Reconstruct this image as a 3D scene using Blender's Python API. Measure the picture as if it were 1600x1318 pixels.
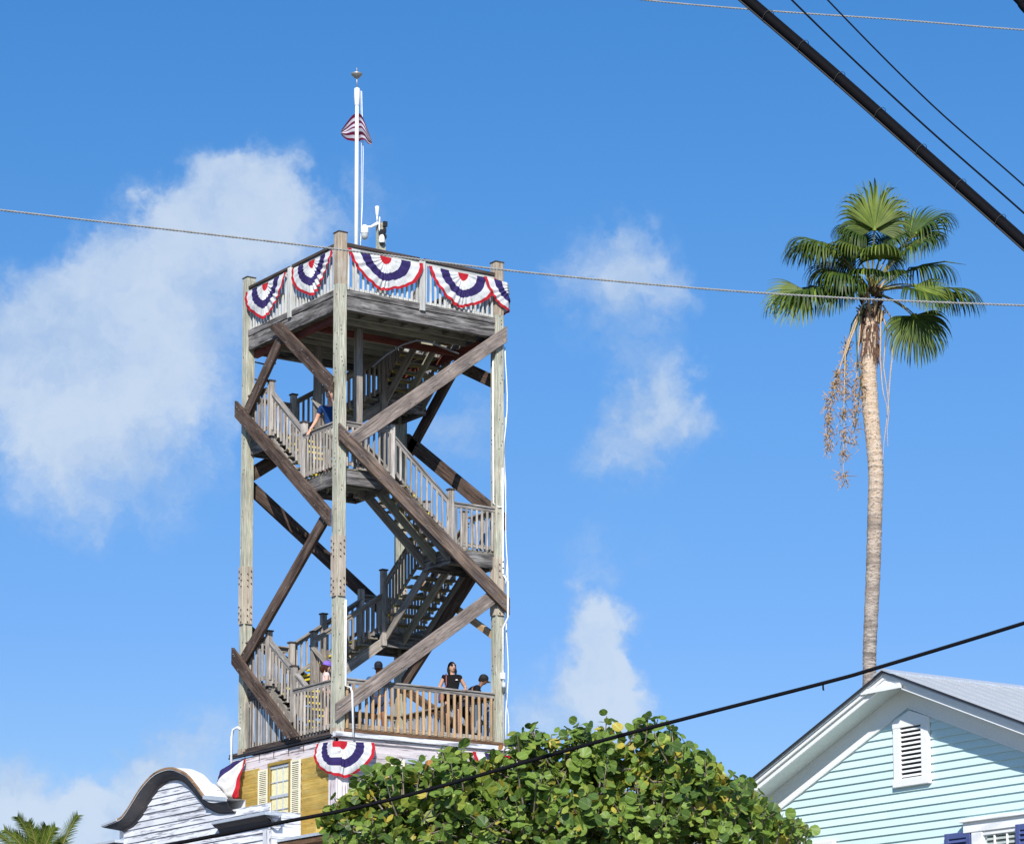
import bpy, bmesh, math, random
from mathutils import Vector, Matrix, noise
random.seed(7)
rad = math.radians
scn = bpy.context.scene
for o in list(bpy.data.objects): bpy.data.objects.remove(o)
col = scn.collection
# ------------------------------------------------------------------ camera
F_PX, YAW, PIT, ROL, YP = 4468.82, rad(34.5569), rad(7.6666), rad(-.1441), 1179.2
_f = Vector((math.sin(YAW), math.cos(YAW), 0)); _r = Vector((math.cos(YAW), -math.sin(YAW), 0)); _z = Vector((0, 0, 1))
CF = _f*math.cos(PIT)+_z*math.sin(PIT); _u = _z*math.cos(PIT)-_f*math.sin(PIT)
CR = _r*math.cos(ROL)+_u*math.sin(ROL); CU = _u*math.cos(ROL)-_r*math.sin(ROL)
EYE = Vector((0, 0, 1.6))
cam = bpy.data.cameras.new('camera'); camo = bpy.data.objects.new('camera', cam); col.objects.link(camo)
m = Matrix.Identity(4)
for i in range(3): m[i][0], m[i][1], m[i][2], m[i][3] = CR[i], CU[i], -CF[i], EYE[i]
camo.matrix_world = m
cam.sensor_fit = 'HORIZONTAL'; cam.sensor_width = 36; cam.lens = F_PX/1600*36
cam.shift_y = (YP-659)/1600; cam.clip_end = 5000; cam.clip_start = .5
scn.camera = camo
# ------------------------------------------------------------------ sun, sky, exposure
TOSUN = Vector((-.40, -.49, .43)).normalized()
SUN_EL = math.asin(TOSUN.z); SUN_ROT = math.atan2(TOSUN.x, TOSUN.y)
SKY_STR = .10
sun = bpy.data.lights.new('sun', 'SUN'); sun.energy = 5.0; sun.angle = rad(.5); sun.color = (1, .955, .88)
suno = bpy.data.objects.new('sun', sun); col.objects.link(suno)
suno.rotation_euler = (-TOSUN).to_track_quat('-Z', 'Y').to_euler(); suno.location = (0, 0, 60)
scn.view_settings.view_transform = 'Standard'; scn.view_settings.look = 'None'
scn.view_settings.exposure = .22; scn.view_settings.gamma = 1; scn.view_settings.use_curve_mapping = False
world = bpy.data.worlds.new('World'); scn.world = world; world.use_nodes = True

def raydir(x, y): return CF+CR*((x-800)/F_PX)+CU*((YP-y)/F_PX)
def atX(x, y, X):
    d = raydir(x, y); return EYE+d*((X-EYE.x)/d.x)
def atY(x, y, Y):
    d = raydir(x, y); return EYE+d*((Y-EYE.y)/d.y)
def atD(x, y, D):
    d = raydir(x, y); return EYE+d*(D/math.hypot(d.x, d.y))

class NT:
    def __init__(s, nt): s.nt = nt; nt.nodes.clear()
    def n(s, t, **k):
        o = s.nt.nodes.new(t)
        for a, b in k.items():
            if a.startswith('i_'):
                key = a[2:]; o.inputs[int(key) if key.isdigit() else key.replace('_', ' ')].default_value = b
            else: setattr(o, a, b)
        return o
    def l(s, a, b): s.nt.links.new(a, b)
    def val(s, sock, v):
        if isinstance(v, (int, float, tuple, list)): sock.default_value = v
        else: s.l(v, sock)
    def math(s, op, a, b=0.0, c=None, clamp=False):
        o = s.n('ShaderNodeMath', operation=op, use_clamp=clamp); s.val(o.inputs[0], a); s.val(o.inputs[1], b)
        if c is not None: s.val(o.inputs[2], c)
        return o.outputs[0]
    def vmath(s, op, a, b=None, scale=None):
        o = s.n('ShaderNodeVectorMath', operation=op); s.val(o.inputs[0], a)
        if b is not None: s.val(o.inputs[1], b)
        if scale is not None: s.val(o.inputs['Scale'], scale)
        return o.outputs['Value'] if op in ('DISTANCE', 'DOT_PRODUCT', 'LENGTH') else o.outputs[0]
    def mr(s, v, a, b, c=0.0, d=1.0, smooth=False):
        o = s.n('ShaderNodeMapRange', interpolation_type='SMOOTHSTEP' if smooth else 'LINEAR')
        s.val(o.inputs[0], v)
        for i, q in enumerate((a, b, c, d)): o.inputs[i+1].default_value = q
        return o.outputs[0]
    def noise(s, vec, scale, detail=4, rough=.55, out='Fac'):
        o = s.n('ShaderNodeTexNoise'); s.l(vec, o.inputs['Vector']); o.inputs['Scale'].default_value = scale
        o.inputs['Detail'].default_value = detail; o.inputs['Roughness'].default_value = rough; return o.outputs[out]
    def mix(s, f, a, b, mode='MIX'):
        o = s.n('ShaderNodeMix', data_type='RGBA', blend_type=mode)
        s.val(o.inputs[0], f)
        for i, q in ((6, a), (7, b)):
            if isinstance(q, (tuple, list)): o.inputs[i].default_value = tuple(q)[:3]+(1,)
            else: s.l(q, o.inputs[i])
        return o.outputs[2]

# sky: Nishita plus broken cumulus placed by direction
def build_world():
    t = NT(world.node_tree)
    sky = t.n('ShaderNodeTexSky', sky_type='NISHITA'); sky.sun_disc = False
    sky.sun_elevation = SUN_EL; sky.sun_rotation = SUN_ROT; sky.altitude = 0; sky.air_density = 1.0; sky.dust_density = .35; sky.ozone_density = 3.0
    tint = t.mix(1.0, sky.outputs[0], SKY_TINT, 'MULTIPLY')
    tc = t.n('ShaderNodeTexCoord').outputs['Generated']
    sep = t.n('ShaderNodeSeparateXYZ'); t.l(tc, sep.inputs[0])
    g = t.n('ShaderNodeValToRGB'); t.l(t.mr(sep.outputs[2], 0, .45), g.inputs[0])
    el = g.color_ramp.elements; el[0].position = 0; el[0].color = tuple(SKY_GRAD[0][1])+(1,); el[1].position = 1; el[1].color = tuple(SKY_GRAD[-1][1])+(1,)
    for p, c in SKY_GRAD[1:-1]: e = el.new(p); e.color = tuple(c)+(1,)
    base = t.mix(1.0, tint, g.outputs[0], 'MULTIPLY')
    w1 = t.noise(tc, 34, 5, .6, 'Color'); w2 = t.noise(tc, 110, 4, .6, 'Color')
    d1 = t.vmath('SCALE', t.vmath('SUBTRACT', w1, (.5, .5, .5)), scale=.038)
    d2 = t.vmath('SCALE', t.vmath('SUBTRACT', w2, (.5, .5, .5)), scale=.010)
    dirn = t.vmath('ADD', t.vmath('ADD', tc, d1), d2)
    B = [(40,600,170,.50),(140,560,170,.50),(90,520,110,.35),(210,470,130,.55),(250,400,90,.40),(300,400,130,.60),(330,300,75,.60),(350,330,110,.55),(415,275,70,.60),(420,330,100,.45),(430,410,130,.50),(250,330,45,.35),(140,410,60,.30),
         (240,590,170,.45),(80,700,150,.36),(190,720,160,.30),(330,580,130,.32),(470,370,80,.38),(0,540,120,.35),(270,770,130,.16),(60,790,140,.12),
         (600,290,90,.28),(930,410,85,.52),(1010,420,90,.50),(975,500,120,.44),(1030,610,60,.52),(1065,640,65,.55),(1000,665,60,.42),(960,700,70,.45),(1010,745,80,.30),(925,860,70,.34),
         (1040,870,70,.26),(960,930,80,.25),(922,966,50,.85),(968,985,50,.85),(895,1030,55,.85),(945,1035,55,.6),(960,1080,65,.75),(720,640,90,.34),(740,720,80,.18),(840,1115,90,.60),(940,1120,100,.6),(560,310,60,.15),
         (20,1290,110,.75),(110,1320,110,.85),(215,1262,85,.75),(255,1205,65,.62),(330,1185,80,.5),(165,1310,80,.7),(345,1110,90,.34),(20,1220,70,.30),(420,1060,80,.2)]
    tot = None
    for x, y, r, w in B:
        d0 = raydir(x, y).normalized()
        v = t.mr(t.vmath('DISTANCE', dirn, tuple(d0)), 0.0, r*1.45/4550, w, 0.0, True)
        tot = v if tot is None else t.math('ADD', tot, v)
    # scattered clouds in the rest of the sky
    away = t.mr(t.vmath('DISTANCE', tc, tuple(raydir(800, 700).normalized())), .30, .5, 0, 1, True)
    low = t.mr(sep.outputs[2], .0, .6, 1.0, .3)
    sc = t.math('MULTIPLY', t.mr(t.noise(tc, 3.2, 3, .5), .52, .72, 0, 1.1, True), t.math('MULTIPLY', away, low))
    tot = t.math('ADD', tot, sc)
    tot = t.math('MINIMUM', tot, 1.25)
    fb = t.noise(dirn, 26, 6, .6); fb2 = t.noise(dirn, 75, 5, .65)
    ero = t.math('ADD', t.math('MULTIPLY', t.math('SUBTRACT', fb, .5), 1.25), t.math('MULTIPLY', t.math('SUBTRACT', fb2, .5), .62))
    gate = t.mr(tot, 0.03, .35, 0, 1, True)
    dens = t.mr(t.math('ADD', tot, t.math('MULTIPLY', ero, gate)), .08, 1.05, 0, CLOUD_MAX, True)
    shade = t.mr(t.math('ADD', t.noise(dirn, 24, 5, .6), t.math('MULTIPLY', tot, .22)), .42, .88, 0, 1, True)
    cc = t.mix(shade, CLOUD_LO, CLOUD_HI)
    out = t.mix(dens, base, cc)
    bg = t.n('ShaderNodeBackground'); t.l(out, bg.inputs[0]); bg.inputs[1].default_value = SKY_STR
    wo = t.n('ShaderNodeOutputWorld'); t.l(bg.outputs[0], wo.inputs[0])
SKY_TINT = (1.286, 1.286, 1.286)
SKY_GRAD = [(0, (0.565, 0.602, 0.766)), (0.296, (0.479, 0.599, 0.793)), (0.384, (0.429, 0.598, 0.839)), (0.49, (0.417, 0.638, 0.87)), (0.604, (0.401, 0.679, 0.93)), (0.73, (0.347, 0.684, 0.958)), (0.84, (0.31, 0.684, 0.985)), (1, (0.301, 0.684, 0.985))]
CLOUD_MAX = .86; CLOUD_LO = (3.2, 4.6, 6.9); CLOUD_HI = (5.5, 6.4, 7.6)
build_world()

# ------------------------------------------------------------------ helpers
WM = {}
def place(o, M, parent=None):
    col.objects.link(o); WM[o.name] = M
    if parent is not None:
        o.parent = parent; o.matrix_basis = WM[parent.name].inverted() @ M
    else: o.matrix_basis = M
    return o
def tag(o, label=None, cat=None, group=None, kind=None):
    if label: o['label'] = label
    if cat: o['category'] = cat
    if group: o['group'] = group
    if kind: o['kind'] = kind
    return o
def empty(name, loc, label, cat, group=None, rz=0):
    o = bpy.data.objects.new(name, None); o.empty_display_size = .3
    place(o, Matrix.Translation(loc) @ Matrix.Rotation(rz, 4, 'Z')); return tag(o, label, cat, group)
class MB:
    def __init__(s): s.v = []; s.f = []; s.mi = []; s.uv = []
    def add(s, vs, fs, mi=0, uvs=None):
        b = len(s.v); s.v += [tuple(p) for p in vs]
        for f in fs: s.f.append(tuple(i+b for i in f)); s.mi.append(mi)
        return s
    def box(s, c, d, M=None, mi=0):
        x, y, z = d[0]/2, d[1]/2, d[2]/2
        vs = [Vector((c[0]+i*x, c[1]+j*y, c[2]+k*z)) for i in (-1, 1) for j in (-1, 1) for k in (-1, 1)]
        if M: vs = [M @ p for p in vs]
        return s.add(vs, [(0,1,3,2),(4,6,7,5),(0,4,5,1),(2,3,7,6),(0,2,6,4),(1,5,7,3)], mi)
    def beam(s, p0, p1, w, t, hint=(0, 0, 1), mi=0):
        M, L = beamM(p0, p1, hint); return s.box((0, 0, 0), (L, t, w), M, mi)
    def tube(s, pts, r, n=6, mi=0, cap=True):
        pts = [Vector(p) for p in pts]; rs = r if isinstance(r, (list, tuple)) else [r]*len(pts)
        up = Vector((0, 0, 1)); b = len(s.v); prev = None
        for i, p in enumerate(pts):
            d = (pts[min(i+1, len(pts)-1)]-pts[max(i-1, 0)]).normalized()
            if prev is None:
                a = d.cross(up if abs(d.z) < .95 else Vector((1, 0, 0))).normalized()
            else: a = (prev-d*prev.dot(d)).normalized()
            prev = a; c = d.cross(a)
            for k in range(n):
                an = 2*math.pi*k/n; s.v.append(tuple(p+(a*math.cos(an)+c*math.sin(an))*rs[i]))
        for i in range(len(pts)-1):
            for k in range(n):
                s.f.append((b+i*n+k, b+i*n+(k+1) % n, b+(i+1)*n+(k+1) % n, b+(i+1)*n+k)); s.mi.append(mi)
        if cap:
            s.f.append(tuple(b+k for k in range(n))[::-1]); s.mi.append(mi)
            s.f.append(tuple(b+(len(pts)-1)*n+k for k in range(n))); s.mi.append(mi)
        return s
    def lathe(s, prof, n=16, M=None, mi=0):
        b = len(s.v); M = M or Matrix.Identity(4)
        for r, z in prof:
            for k in range(n):
                an = 2*math.pi*k/n; s.v.append(tuple(M @ Vector((r*math.cos(an), r*math.sin(an), z))))
        for i in range(len(prof)-1):
            for k in range(n):
                s.f.append((b+i*n+k, b+i*n+(k+1) % n, b+(i+1)*n+(k+1) % n, b+(i+1)*n+k)); s.mi.append(mi)
        return s
    def mesh(s, name, mats, smooth=False):
        me = bpy.data.meshes.new(name); me.from_pydata(s.v, [], s.f)
        for mm in (mats if isinstance(mats, (list, tuple)) else [mats]): me.materials.append(mm)
        me.polygons.foreach_set('material_index', s.mi)
        if smooth: me.polygons.foreach_set('use_smooth', [True]*len(s.f))
        me.update(); return me
    def build(s, name, mats, parent=None, M=None, smooth=False):
        # vertices are given in the frame M (world when M is None); the object's origin sits at M
        if M is None:
            c = Vector((0, 0, 0))
            for p in s.v: c += Vector(p)
            c /= max(1, len(s.v)); M = Matrix.Translation(c)
            s.v = [tuple(Vector(p)-c) for p in s.v]
        o = bpy.data.objects.new(name, s.mesh(name, mats, smooth)); return place(o, M, parent)
def beamM(p0, p1, hint=(0, 0, 1)):
    p0 = Vector(p0); p1 = Vector(p1); d = p1-p0; L = d.length; x = d/L; h = Vector(hint)
    if abs(x.dot(h)) > .98: h = Vector((0, 1, 0))
    y = h.cross(x).normalized(); z = x.cross(y)
    M = Matrix.Identity(4)
    for i in range(3): M[i][0], M[i][1], M[i][2], M[i][3] = x[i], y[i], z[i], ((p0+p1)/2)[i]
    return M, L
_mc = {}
def beam(name, p0, p1, w, t, mat, parent=None, hint=(0, 0, 1)):
    """one board as one object: local X runs along its length; w = size across (towards hint), t = thickness"""
    M, L = beamM(p0, p1, hint); L = round(L, 2); key = (L, round(w, 3), round(t, 3), mat.name)
    if key not in _mc:
        e = min(.006, t*.18, w*.18)
        b = MB(); x, y, z = L/2, t/2, w/2
        vs = []
        for sx in (-1, 1):
            for (yy, zz) in ((y-e, z), (y, z-e), (y, -z+e), (y-e, -z), (-y+e, -z), (-y, -z+e), (-y, z-e), (-y+e, z)): vs.append((sx*x, yy, zz))
        fs = [(k, (k+1) % 8, 8+(k+1) % 8, 8+k) for k in range(8)]+[tuple(range(8))[::-1], tuple(range(8, 16))]
        b.add(vs, fs); _mc[key] = b.mesh(name, mat)
    o = bpy.data.objects.new(name, _mc[key]); return place(o, M, parent)

# ------------------------------------------------------------------ materials
def bsdf_mat(name, rough=.7, spec=.3):
    m = bpy.data.materials.new(name); m.use_nodes = True; t = NT(m.node_tree)
    b = t.n('ShaderNodeBsdfPrincipled'); b.inputs['Roughness'].default_value = rough
    b.inputs['Specular IOR Level'].default_value = spec
    o = t.n('ShaderNodeOutputMaterial'); t.l(b.outputs[0], o.inputs[0]); return m, t, b
def coords(t, axis='X', stretch=1.0):
    tc = t.n('ShaderNodeTexCoord').outputs['Object']; oi = t.n('ShaderNodeObjectInfo').outputs['Random']
    off = t.n('ShaderNodeCombineXYZ'); t.l(t.math('MULTIPLY', oi, 37.0), off.inputs[0]); t.l(t.math('MULTIPLY', oi, 91.0), off.inputs[1]); t.l(t.math('MULTIPLY', oi, 53.0), off.inputs[2])
    v = t.vmath('ADD', tc, off.outputs[0])
    return v, oi
def wood(name, light, dark, axis='X', blotch=None, bl_amt=.35, vary=.25, crack=.5, rough=.85, bump=.35, grainlo=.32, grainhi=.68):
    m, t, b = bsdf_mat(name, rough, .2); v, oi = coords(t)
    def st(a, c):
        s = {'X': (a, c, c), 'Y': (c, a, c), 'Z': (c, c, a)}[axis]; return t.vmath('MULTIPLY', v, s)
    g1 = t.noise(st(1.1, 20), 1, 5, .62); g2 = t.noise(st(3, 75), 1, 3, .6); big = t.noise(v, 1.7, 3, .55); mid = t.noise(st(2.2, 7), 1, 4, .6)
    c = t.mix(t.mr(g1, grainlo, grainhi, 0, 1, True), dark, light)
    if blotch is not None: c = t.mix(t.math('MULTIPLY', t.mr(mid, .45, .72, 0, 1, True), bl_amt), c, blotch)
    c = t.mix(1.0, c, _grey(t, t.mr(g2, .3, .7, 1-.35*crack*1.6, 1.06)), 'MULTIPLY')
    c = t.mix(1.0, c, _grey(t, t.mr(big, .3, .7, .82, 1.14)), 'MULTIPLY')
    c = t.mix(1.0, c, _grey(t, t.mr(oi, 0, 1, 1-vary, 1+vary*.8)), 'MULTIPLY')
    ck = t.mr(t.noise(st(.9, 34), 1, 2, .5), .62, .68, 0, 1, True)
    fine = t.noise(st(4, 120), 1, 2, .6); c = t.mix(1.0, c, _grey(t, t.mr(fine, .35, .65, 1-.45*crack, 1+.35*crack)), 'MULTIPLY')
    c = t.mix(t.math('MULTIPLY', ck, crack*.9), c, tuple(q*.22 for q in dark))
    # knots
    vo = t.n('ShaderNodeTexVoronoi'); t.l(st(1.6, 6), vo.inputs['Vector']); vo.inputs['Scale'].default_value = 1
    kn = t.mr(vo.outputs['Distance'], .05, .13, .75, 0, True)
    c = t.mix(kn, c, tuple(q*.45 for q in dark))
    t.l(c, b.inputs['Base Color'])
    bp = t.n('ShaderNodeBump'); bp.inputs['Strength'].default_value = bump; bp.inputs['Distance'].default_value = .01
    t.l(t.math('SUBTRACT', t.math('ADD', g1, t.math('MULTIPLY', g2, .6)), ck), bp.inputs['Height']); t.l(bp.outputs[0], b.inputs['Normal'])
    return m
def _grey(t, v):
    n = t.n('ShaderNodeCombineXYZ')
    for i in range(3): t.l(v, n.inputs[i])
    return n.outputs[0]
def paint(name, c, rough=.55, vary=.06, dirt=.12, dirtc=(.3, .28, .24), scale=3, spec=.3, bump=.05):
    m, t, b = bsdf_mat(name, rough, spec); v, oi = coords(t)
    n1 = t.noise(v, scale, 5, .6); n2 = t.noise(v, scale*14, 3, .6)
    k = t.mix(t.math('MULTIPLY', t.mr(n1, .42, .75, 0, 1, True), dirt), c, dirtc)
    k = t.mix(1.0, k, _grey(t, t.mr(n2, .3, .7, .94, 1.05)), 'MULTIPLY')
    k = t.mix(1.0, k, _grey(t, t.mr(oi, 0, 1, 1-vary, 1+vary)), 'MULTIPLY')
    t.l(k, b.inputs['Base Color'])
    bp = t.n('ShaderNodeBump'); bp.inputs['Strength'].default_value = bump; bp.inputs['Distance'].default_value = .01
    t.l(n2, bp.inputs['Height']); t.l(bp.outputs[0], b.inputs['Normal']); return m
def flaky(name, c, under, axis='X', amt=.5, vary=.1, streak=(.5, .42, .4)):
    """old paint worn through along the grain"""
    m, t, b = bsdf_mat(name, .75, .2); v, oi = coords(t)
    s = {'X': (1.0, 14, 14), 'Y': (14, 1.0, 14), 'Z': (14, 14, 1.0)}[axis]; s2 = {'X': (2.5, 40, 40), 'Y': (40, 2.5, 40), 'Z': (40, 40, 2.5)}[axis]
    g = t.noise(t.vmath('MULTIPLY', v, s), 1, 5, .65); g2 = t.noise(t.vmath('MULTIPLY', v, s2), 1, 4, .6); big = t.noise(v, 1.3, 3, .5)
    k = t.mix(t.mr(big, .4, .7, 0, .5, True), c, streak)
    f = t.mr(t.math('ADD', g, t.math('MULTIPLY', t.math('SUBTRACT', g2, .5), .5)), .68-.22*amt, .76-.18*amt, 0, .85, True)
    k = t.mix(f, k, under)
    k = t.mix(1.0, k, _grey(t, t.mr(oi, 0, 1, 1-vary, 1+vary)), 'MULTIPLY')
    t.l(k, b.inputs['Base Color'])
    bp = t.n('ShaderNodeBump'); bp.inputs['Strength'].default_value = .25; bp.inputs['Distance'].default_value = .01
    t.l(t.math('SUBTRACT', g2, f), bp.inputs['Height']); t.l(bp.outputs[0], b.inputs['Normal']); return m
def plain(name, c, rough=.6, metal=0, spec=.4, nz=.12, sc=20):
    m, t, b = bsdf_mat(name, rough, spec); v, oi = coords(t)
    n = t.noise(v, sc, 3, .6)
    t.l(t.mix(1.0, tuple(c)+(1,) if len(c) == 3 else c, _grey(t, t.mr(n, .3, .7, 1-nz, 1+nz)), 'MULTIPLY'), b.inputs['Base Color'])
    b.inputs['Metallic'].default_value = metal; return m
def cloth(name, c, trans=.25):
    m, t, b = bsdf_mat(name, .85, .15); v, oi = coords(t); n = t.noise(v, 9, 4, .6)
    k = t.mix(1.0, c, _grey(t, t.mr(n, .3, .7, .86, 1.08)), 'MULTIPLY'); t.l(k, b.inputs['Base Color'])
    tr = t.n('ShaderNodeBsdfTranslucent'); t.l(k, tr.inputs[0]); mx = t.n('ShaderNodeMixShader'); mx.inputs[0].default_value = trans
    t.l(b.outputs[0], mx.inputs[1]); t.l(tr.outputs[0], mx.inputs[2])
    out = [n for n in t.nt.nodes if n.type == 'OUTPUT_MATERIAL'][0]; t.l(mx.outputs[0], out.inputs[0]); return m
def leafmat(name, c, c2, trans=.3, rough=.45, veins=True, spec=.35):
    m, t, b = bsdf_mat(name, rough, spec); oi = t.n('ShaderNodeObjectInfo').outputs['Random']
    geo = t.n('ShaderNodeNewGeometry').outputs['Position']
    n = t.noise(geo, 2.3, 3, .6); k = t.mix(t.mr(n, .35, .65, 0, 1, True), c, c2)
    rnd = t.n('ShaderNodeNewGeometry').outputs['Random Per Island']
    k = t.mix(1.0, k, _grey(t, t.mr(rnd, 0, 1, .72, 1.25)), 'MULTIPLY')
    if veins:
        uv = t.n('ShaderNodeUVMap').outputs[0]; sp = t.n('ShaderNodeSeparateXYZ'); t.l(uv, sp.inputs[0])
        ax = t.math('ABSOLUTE', t.math('SUBTRACT', sp.outputs[0], .5))
        mid = t.mr(ax, .012, .035, 1, 0)
        w = t.math('SINE', t.math('MULTIPLY', t.math('SUBTRACT', sp.outputs[1], t.math('MULTIPLY', ax, .8)), 38.0))
        sv = t.mr(w, .86, .98, 0, .6)
        k = t.mix(t.math('MULTIPLY', t.math('MAXIMUM', mid, sv), .55), k, tuple(min(1, q*1.6+.07) for q in c2))
    t.l(k, b.inputs['Base Color'])
    tr = t.n('ShaderNodeBsdfTranslucent'); t.l(k, tr.inputs[0]); mx = t.n('ShaderNodeMixShader'); mx.inputs[0].default_value = trans
    t.l(b.outputs[0], mx.inputs[1]); t.l(tr.outputs[0], mx.inputs[2])
    out = [n for n in t.nt.nodes if n.type == 'OUTPUT_MATERIAL'][0]; t.l(mx.outputs[0], out.inputs[0]); return m

M_POST = wood('post_wood', (.55, .55, .44), (.36, .36, .28), 'X', (.58, .50, .40), .65, .06, .6, grainlo=.28, grainhi=.62)
M_PTOP = wood('post_top_wood', (.50, .42, .33), (.30, .22, .15), 'X', (.55, .52, .45), .8, .08, .4)
M_PLATE = wood('splice_plate_wood', (.56, .49, .40), (.40, .33, .26), 'X', (.5, .44, .34), .5, .06, .3)
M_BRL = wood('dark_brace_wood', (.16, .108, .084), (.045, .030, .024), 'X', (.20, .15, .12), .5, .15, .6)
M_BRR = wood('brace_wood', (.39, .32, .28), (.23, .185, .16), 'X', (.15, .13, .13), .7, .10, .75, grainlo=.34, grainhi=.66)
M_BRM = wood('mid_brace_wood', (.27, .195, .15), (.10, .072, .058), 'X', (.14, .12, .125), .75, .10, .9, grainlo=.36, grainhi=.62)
M_FAS = wood('fascia_wood', (.30, .28, .27), (.075, .068, .066), 'X', (.46, .44, .43), .6, .15, 1.0, grainlo=.38, grainhi=.62)
M_GREY = wood('grey_wood', (.38, .34, .30), (.21, .185, .165), 'X', (.36, .33, .30), .4, .16, .5)
M_RAIL = wood('rail_wood', (.42, .39, .36), (.19, .17, .155), 'X', (.54, .52, .49), .5, .12, .7)
M_BAL = wood('baluster_wood', (.50, .455, .41), (.27, .235, .205), 'X', (.60, .57, .54), .5, .25, .4)
M_BALZ = wood('baluster_wood_upright', (.40, .35, .31), (.24, .20, .17), 'Z', (.5, .46, .42), .5, .2, .4)
M_BALW = wood('warm_baluster_wood', (.60, .40, .22), (.42, .26, .13), 'X', (.55, .46, .36), .5, .16, .25)
M_BALP = wood('painted_baluster', (.62, .62, .59), (.48, .48, .46), 'X', (.4, .4, .38), .25, .08, .2)
M_BALPZ = wood('painted_baluster_upright', (.62, .62, .59), (.48, .48, .46), 'Z', (.4, .4, .38), .25, .08, .2)
M_CAP = wood('dark_cap_wood', (.11, .085, .075), (.06, .045, .04), 'X', (.14, .11, .10), .4, .08, .5)
M_DECK = wood('deck_wood', (.36, .33, .26), (.21, .19, .15), 'X', (.28, .25, .2), .4, .15, .5)
M_JOIST = wood('joist_wood', (.46, .43, .33), (.28, .26, .20), 'X', (.4, .38, .3), .4, .12, .4)
M_RED = wood('red_beam_wood', (.20, .055, .04), (.12, .035, .028), 'X', (.12, .07, .06), .4, .08, .3)
M_RUSTP = wood('rusty_plate_wood', (.20, .11, .06), (.09, .05, .03), 'X', (.3, .2, .12), .4, .1, .6)
M_YEL = plain('yellow_nosing', (.78, .60, .04), .7)
M_BOLT = plain('bolt_steel', (.45, .44, .43), .45, .7)
M_RUST = plain('rusty_bolt', (.09, .06, .045), .8)
M_WHITE = paint('white_paint', (.74, .74, .72), .5, .03, .12)
M_PVC = plain('white_pvc', (.80, .81, .82), .4)
M_METAL = plain('pale_metal', (.50, .54, .60), .45, .2)
M_DARKM = plain('dark_metal', (.035, .035, .04), .5, .3)
M_BLACKW = plain('black_cable', (.004, .004, .006), .8, 0, .12, .3, 60)
M_WIRE = plain('grey_wire', (.33, .33, .32), .6, .3)
M_YCLAP = wood('yellow_clapboard_wood', (.70, .50, .14), (.58, .38, .09), 'X', (.64, .50, .20), .5, .12, .3, bump=.2)
M_YTRIM = wood('yellow_trim_wood', (.42, .29, .07), (.24, .16, .05), 'X', (.3, .24, .12), .5, .1, .4)
M_PCLAP = flaky('worn_pinkish_white', (.74, .68, .69), (.26, .21, .22), 'X', .75, .09, (.62, .52, .53))
M_WCLAP = flaky('worn_white', (.70, .71, .75), (.17, .17, .20), 'X', .75, .07, (.42, .43, .48))
M_SHUT = paint('cream_shutter', (.74, .70, .52), .6, .04, .15)
M_GLASSY = plain('pale_blind_behind_glass', (.80, .74, .44), .25, 0, .6)
M_MOULD = flaky('charcoal_moulding', (.06, .06, .068), (.17, .145, .13), 'Y', .35, .05, (.10, .08, .075))
M_COPPER = wood('copper_edge', (.42, .25, .13), (.20, .11, .06), 'Y', (.5, .4, .3), .6, .1, .6)
M_SHEET = paint('white_sheet_roof', (.82, .82, .82), .5, .02, .06)
M_BLUE = paint('aqua_clapboard_paint', (.60, .76, .765), .6, .05, .10, (.50, .66, .68))
M_WTRIM = paint('white_trim_paint', (.84, .84, .83), .5, .02, .05)
M_SOFF = paint('soffit_paint', (.70, .76, .74), .6, .02, .05)
M_INDIGO = paint('indigo_shutter_paint', (.075, .10, .26), .45, .03, .05)
M_ROOFM = plain('standing_seam_metal', (.47, .49, .51), .5, .15, .5, .05, 4)
M_GLASS = plain('window_glass', (.10, .12, .12), .08, 0, .8)
M_BLIND = plain('window_blind', (.42, .46, .44), .6)

# ------------------------------------------------------------------ ground
def gmat(name, a, b, sc=3):
    m, t, bs = bsdf_mat(name, .9, .2); tc = t.n('ShaderNodeTexCoord').outputs['Object']
    t.l(t.mix(t.mr(t.noise(tc, sc, 6, .65), .35, .65, 0, 1), a, b), bs.inputs['Base Color']); return m
def sheet(name, x0, y0, x1, y1, z, mat, th=0):
    b = MB()
    if th: b.box(((x0+x1)/2, (y0+y1)/2, z-th/2), (x1-x0, y1-y0, th))
    else: b.add([(x0, y0, z), (x1, y0, z), (x1, y1, z), (x0, y1, z)], [(0, 1, 2, 3)])
    return tag(b.build(name, mat, M=Matrix.Identity(4)), kind='structure')
sheet('ground', -1500, -1500, 1500, 1500, 0, gmat('sandy_ground', (.20, .18, .13), (.30, .27, .2), .4))
sheet('road', -14, -200, 22, 300, .004, gmat('asphalt', (.045, .045, .047), (.065, .063, .06), 6))
sheet('pavement', 22, -200, 27.2, 300, .13, gmat('concrete', (.34, .33, .31), (.42, .41, .38), 4), .13)
ml = MB()
for k in range(-20, 40): ml.add([(3.9, k*6, .008), (4.05, k*6, .008), (4.05, k*6+3, .008), (3.9, k*6+3, .008)], [(0, 1, 2, 3)])
tag(ml.build('road_marking', plain('marking_paint', (.7, .66, .3), .8), M=Matrix.Identity(4)), kind='structure')

# ------------------------------------------------------------------ lookout tower
CX, CY = 30.934, 51.411
SA, SB = 4.10, 4.02
def T(a, b, z): return Vector((CX+a, CY+b, z))
ZD, ZT = 10.29, 19.83
tower = empty('lookout_tower', T(2, 2, 10.15), 'tall square weathered wooden lookout tower with zigzag stairs and diagonal braces', 'tower')
def bolts(pts, nrm, r=.017, h=.03, mat=None, parent=None, name='bolt_heads'):
    b = MB(); n = Vector(nrm).normalized()
    for p in pts: b.tube([Vector(p), Vector(p)+n*h], r, 6)
    o = b.build(name, mat or M_BOLT, parent); tag(o, kind='stuff'); return o
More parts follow.
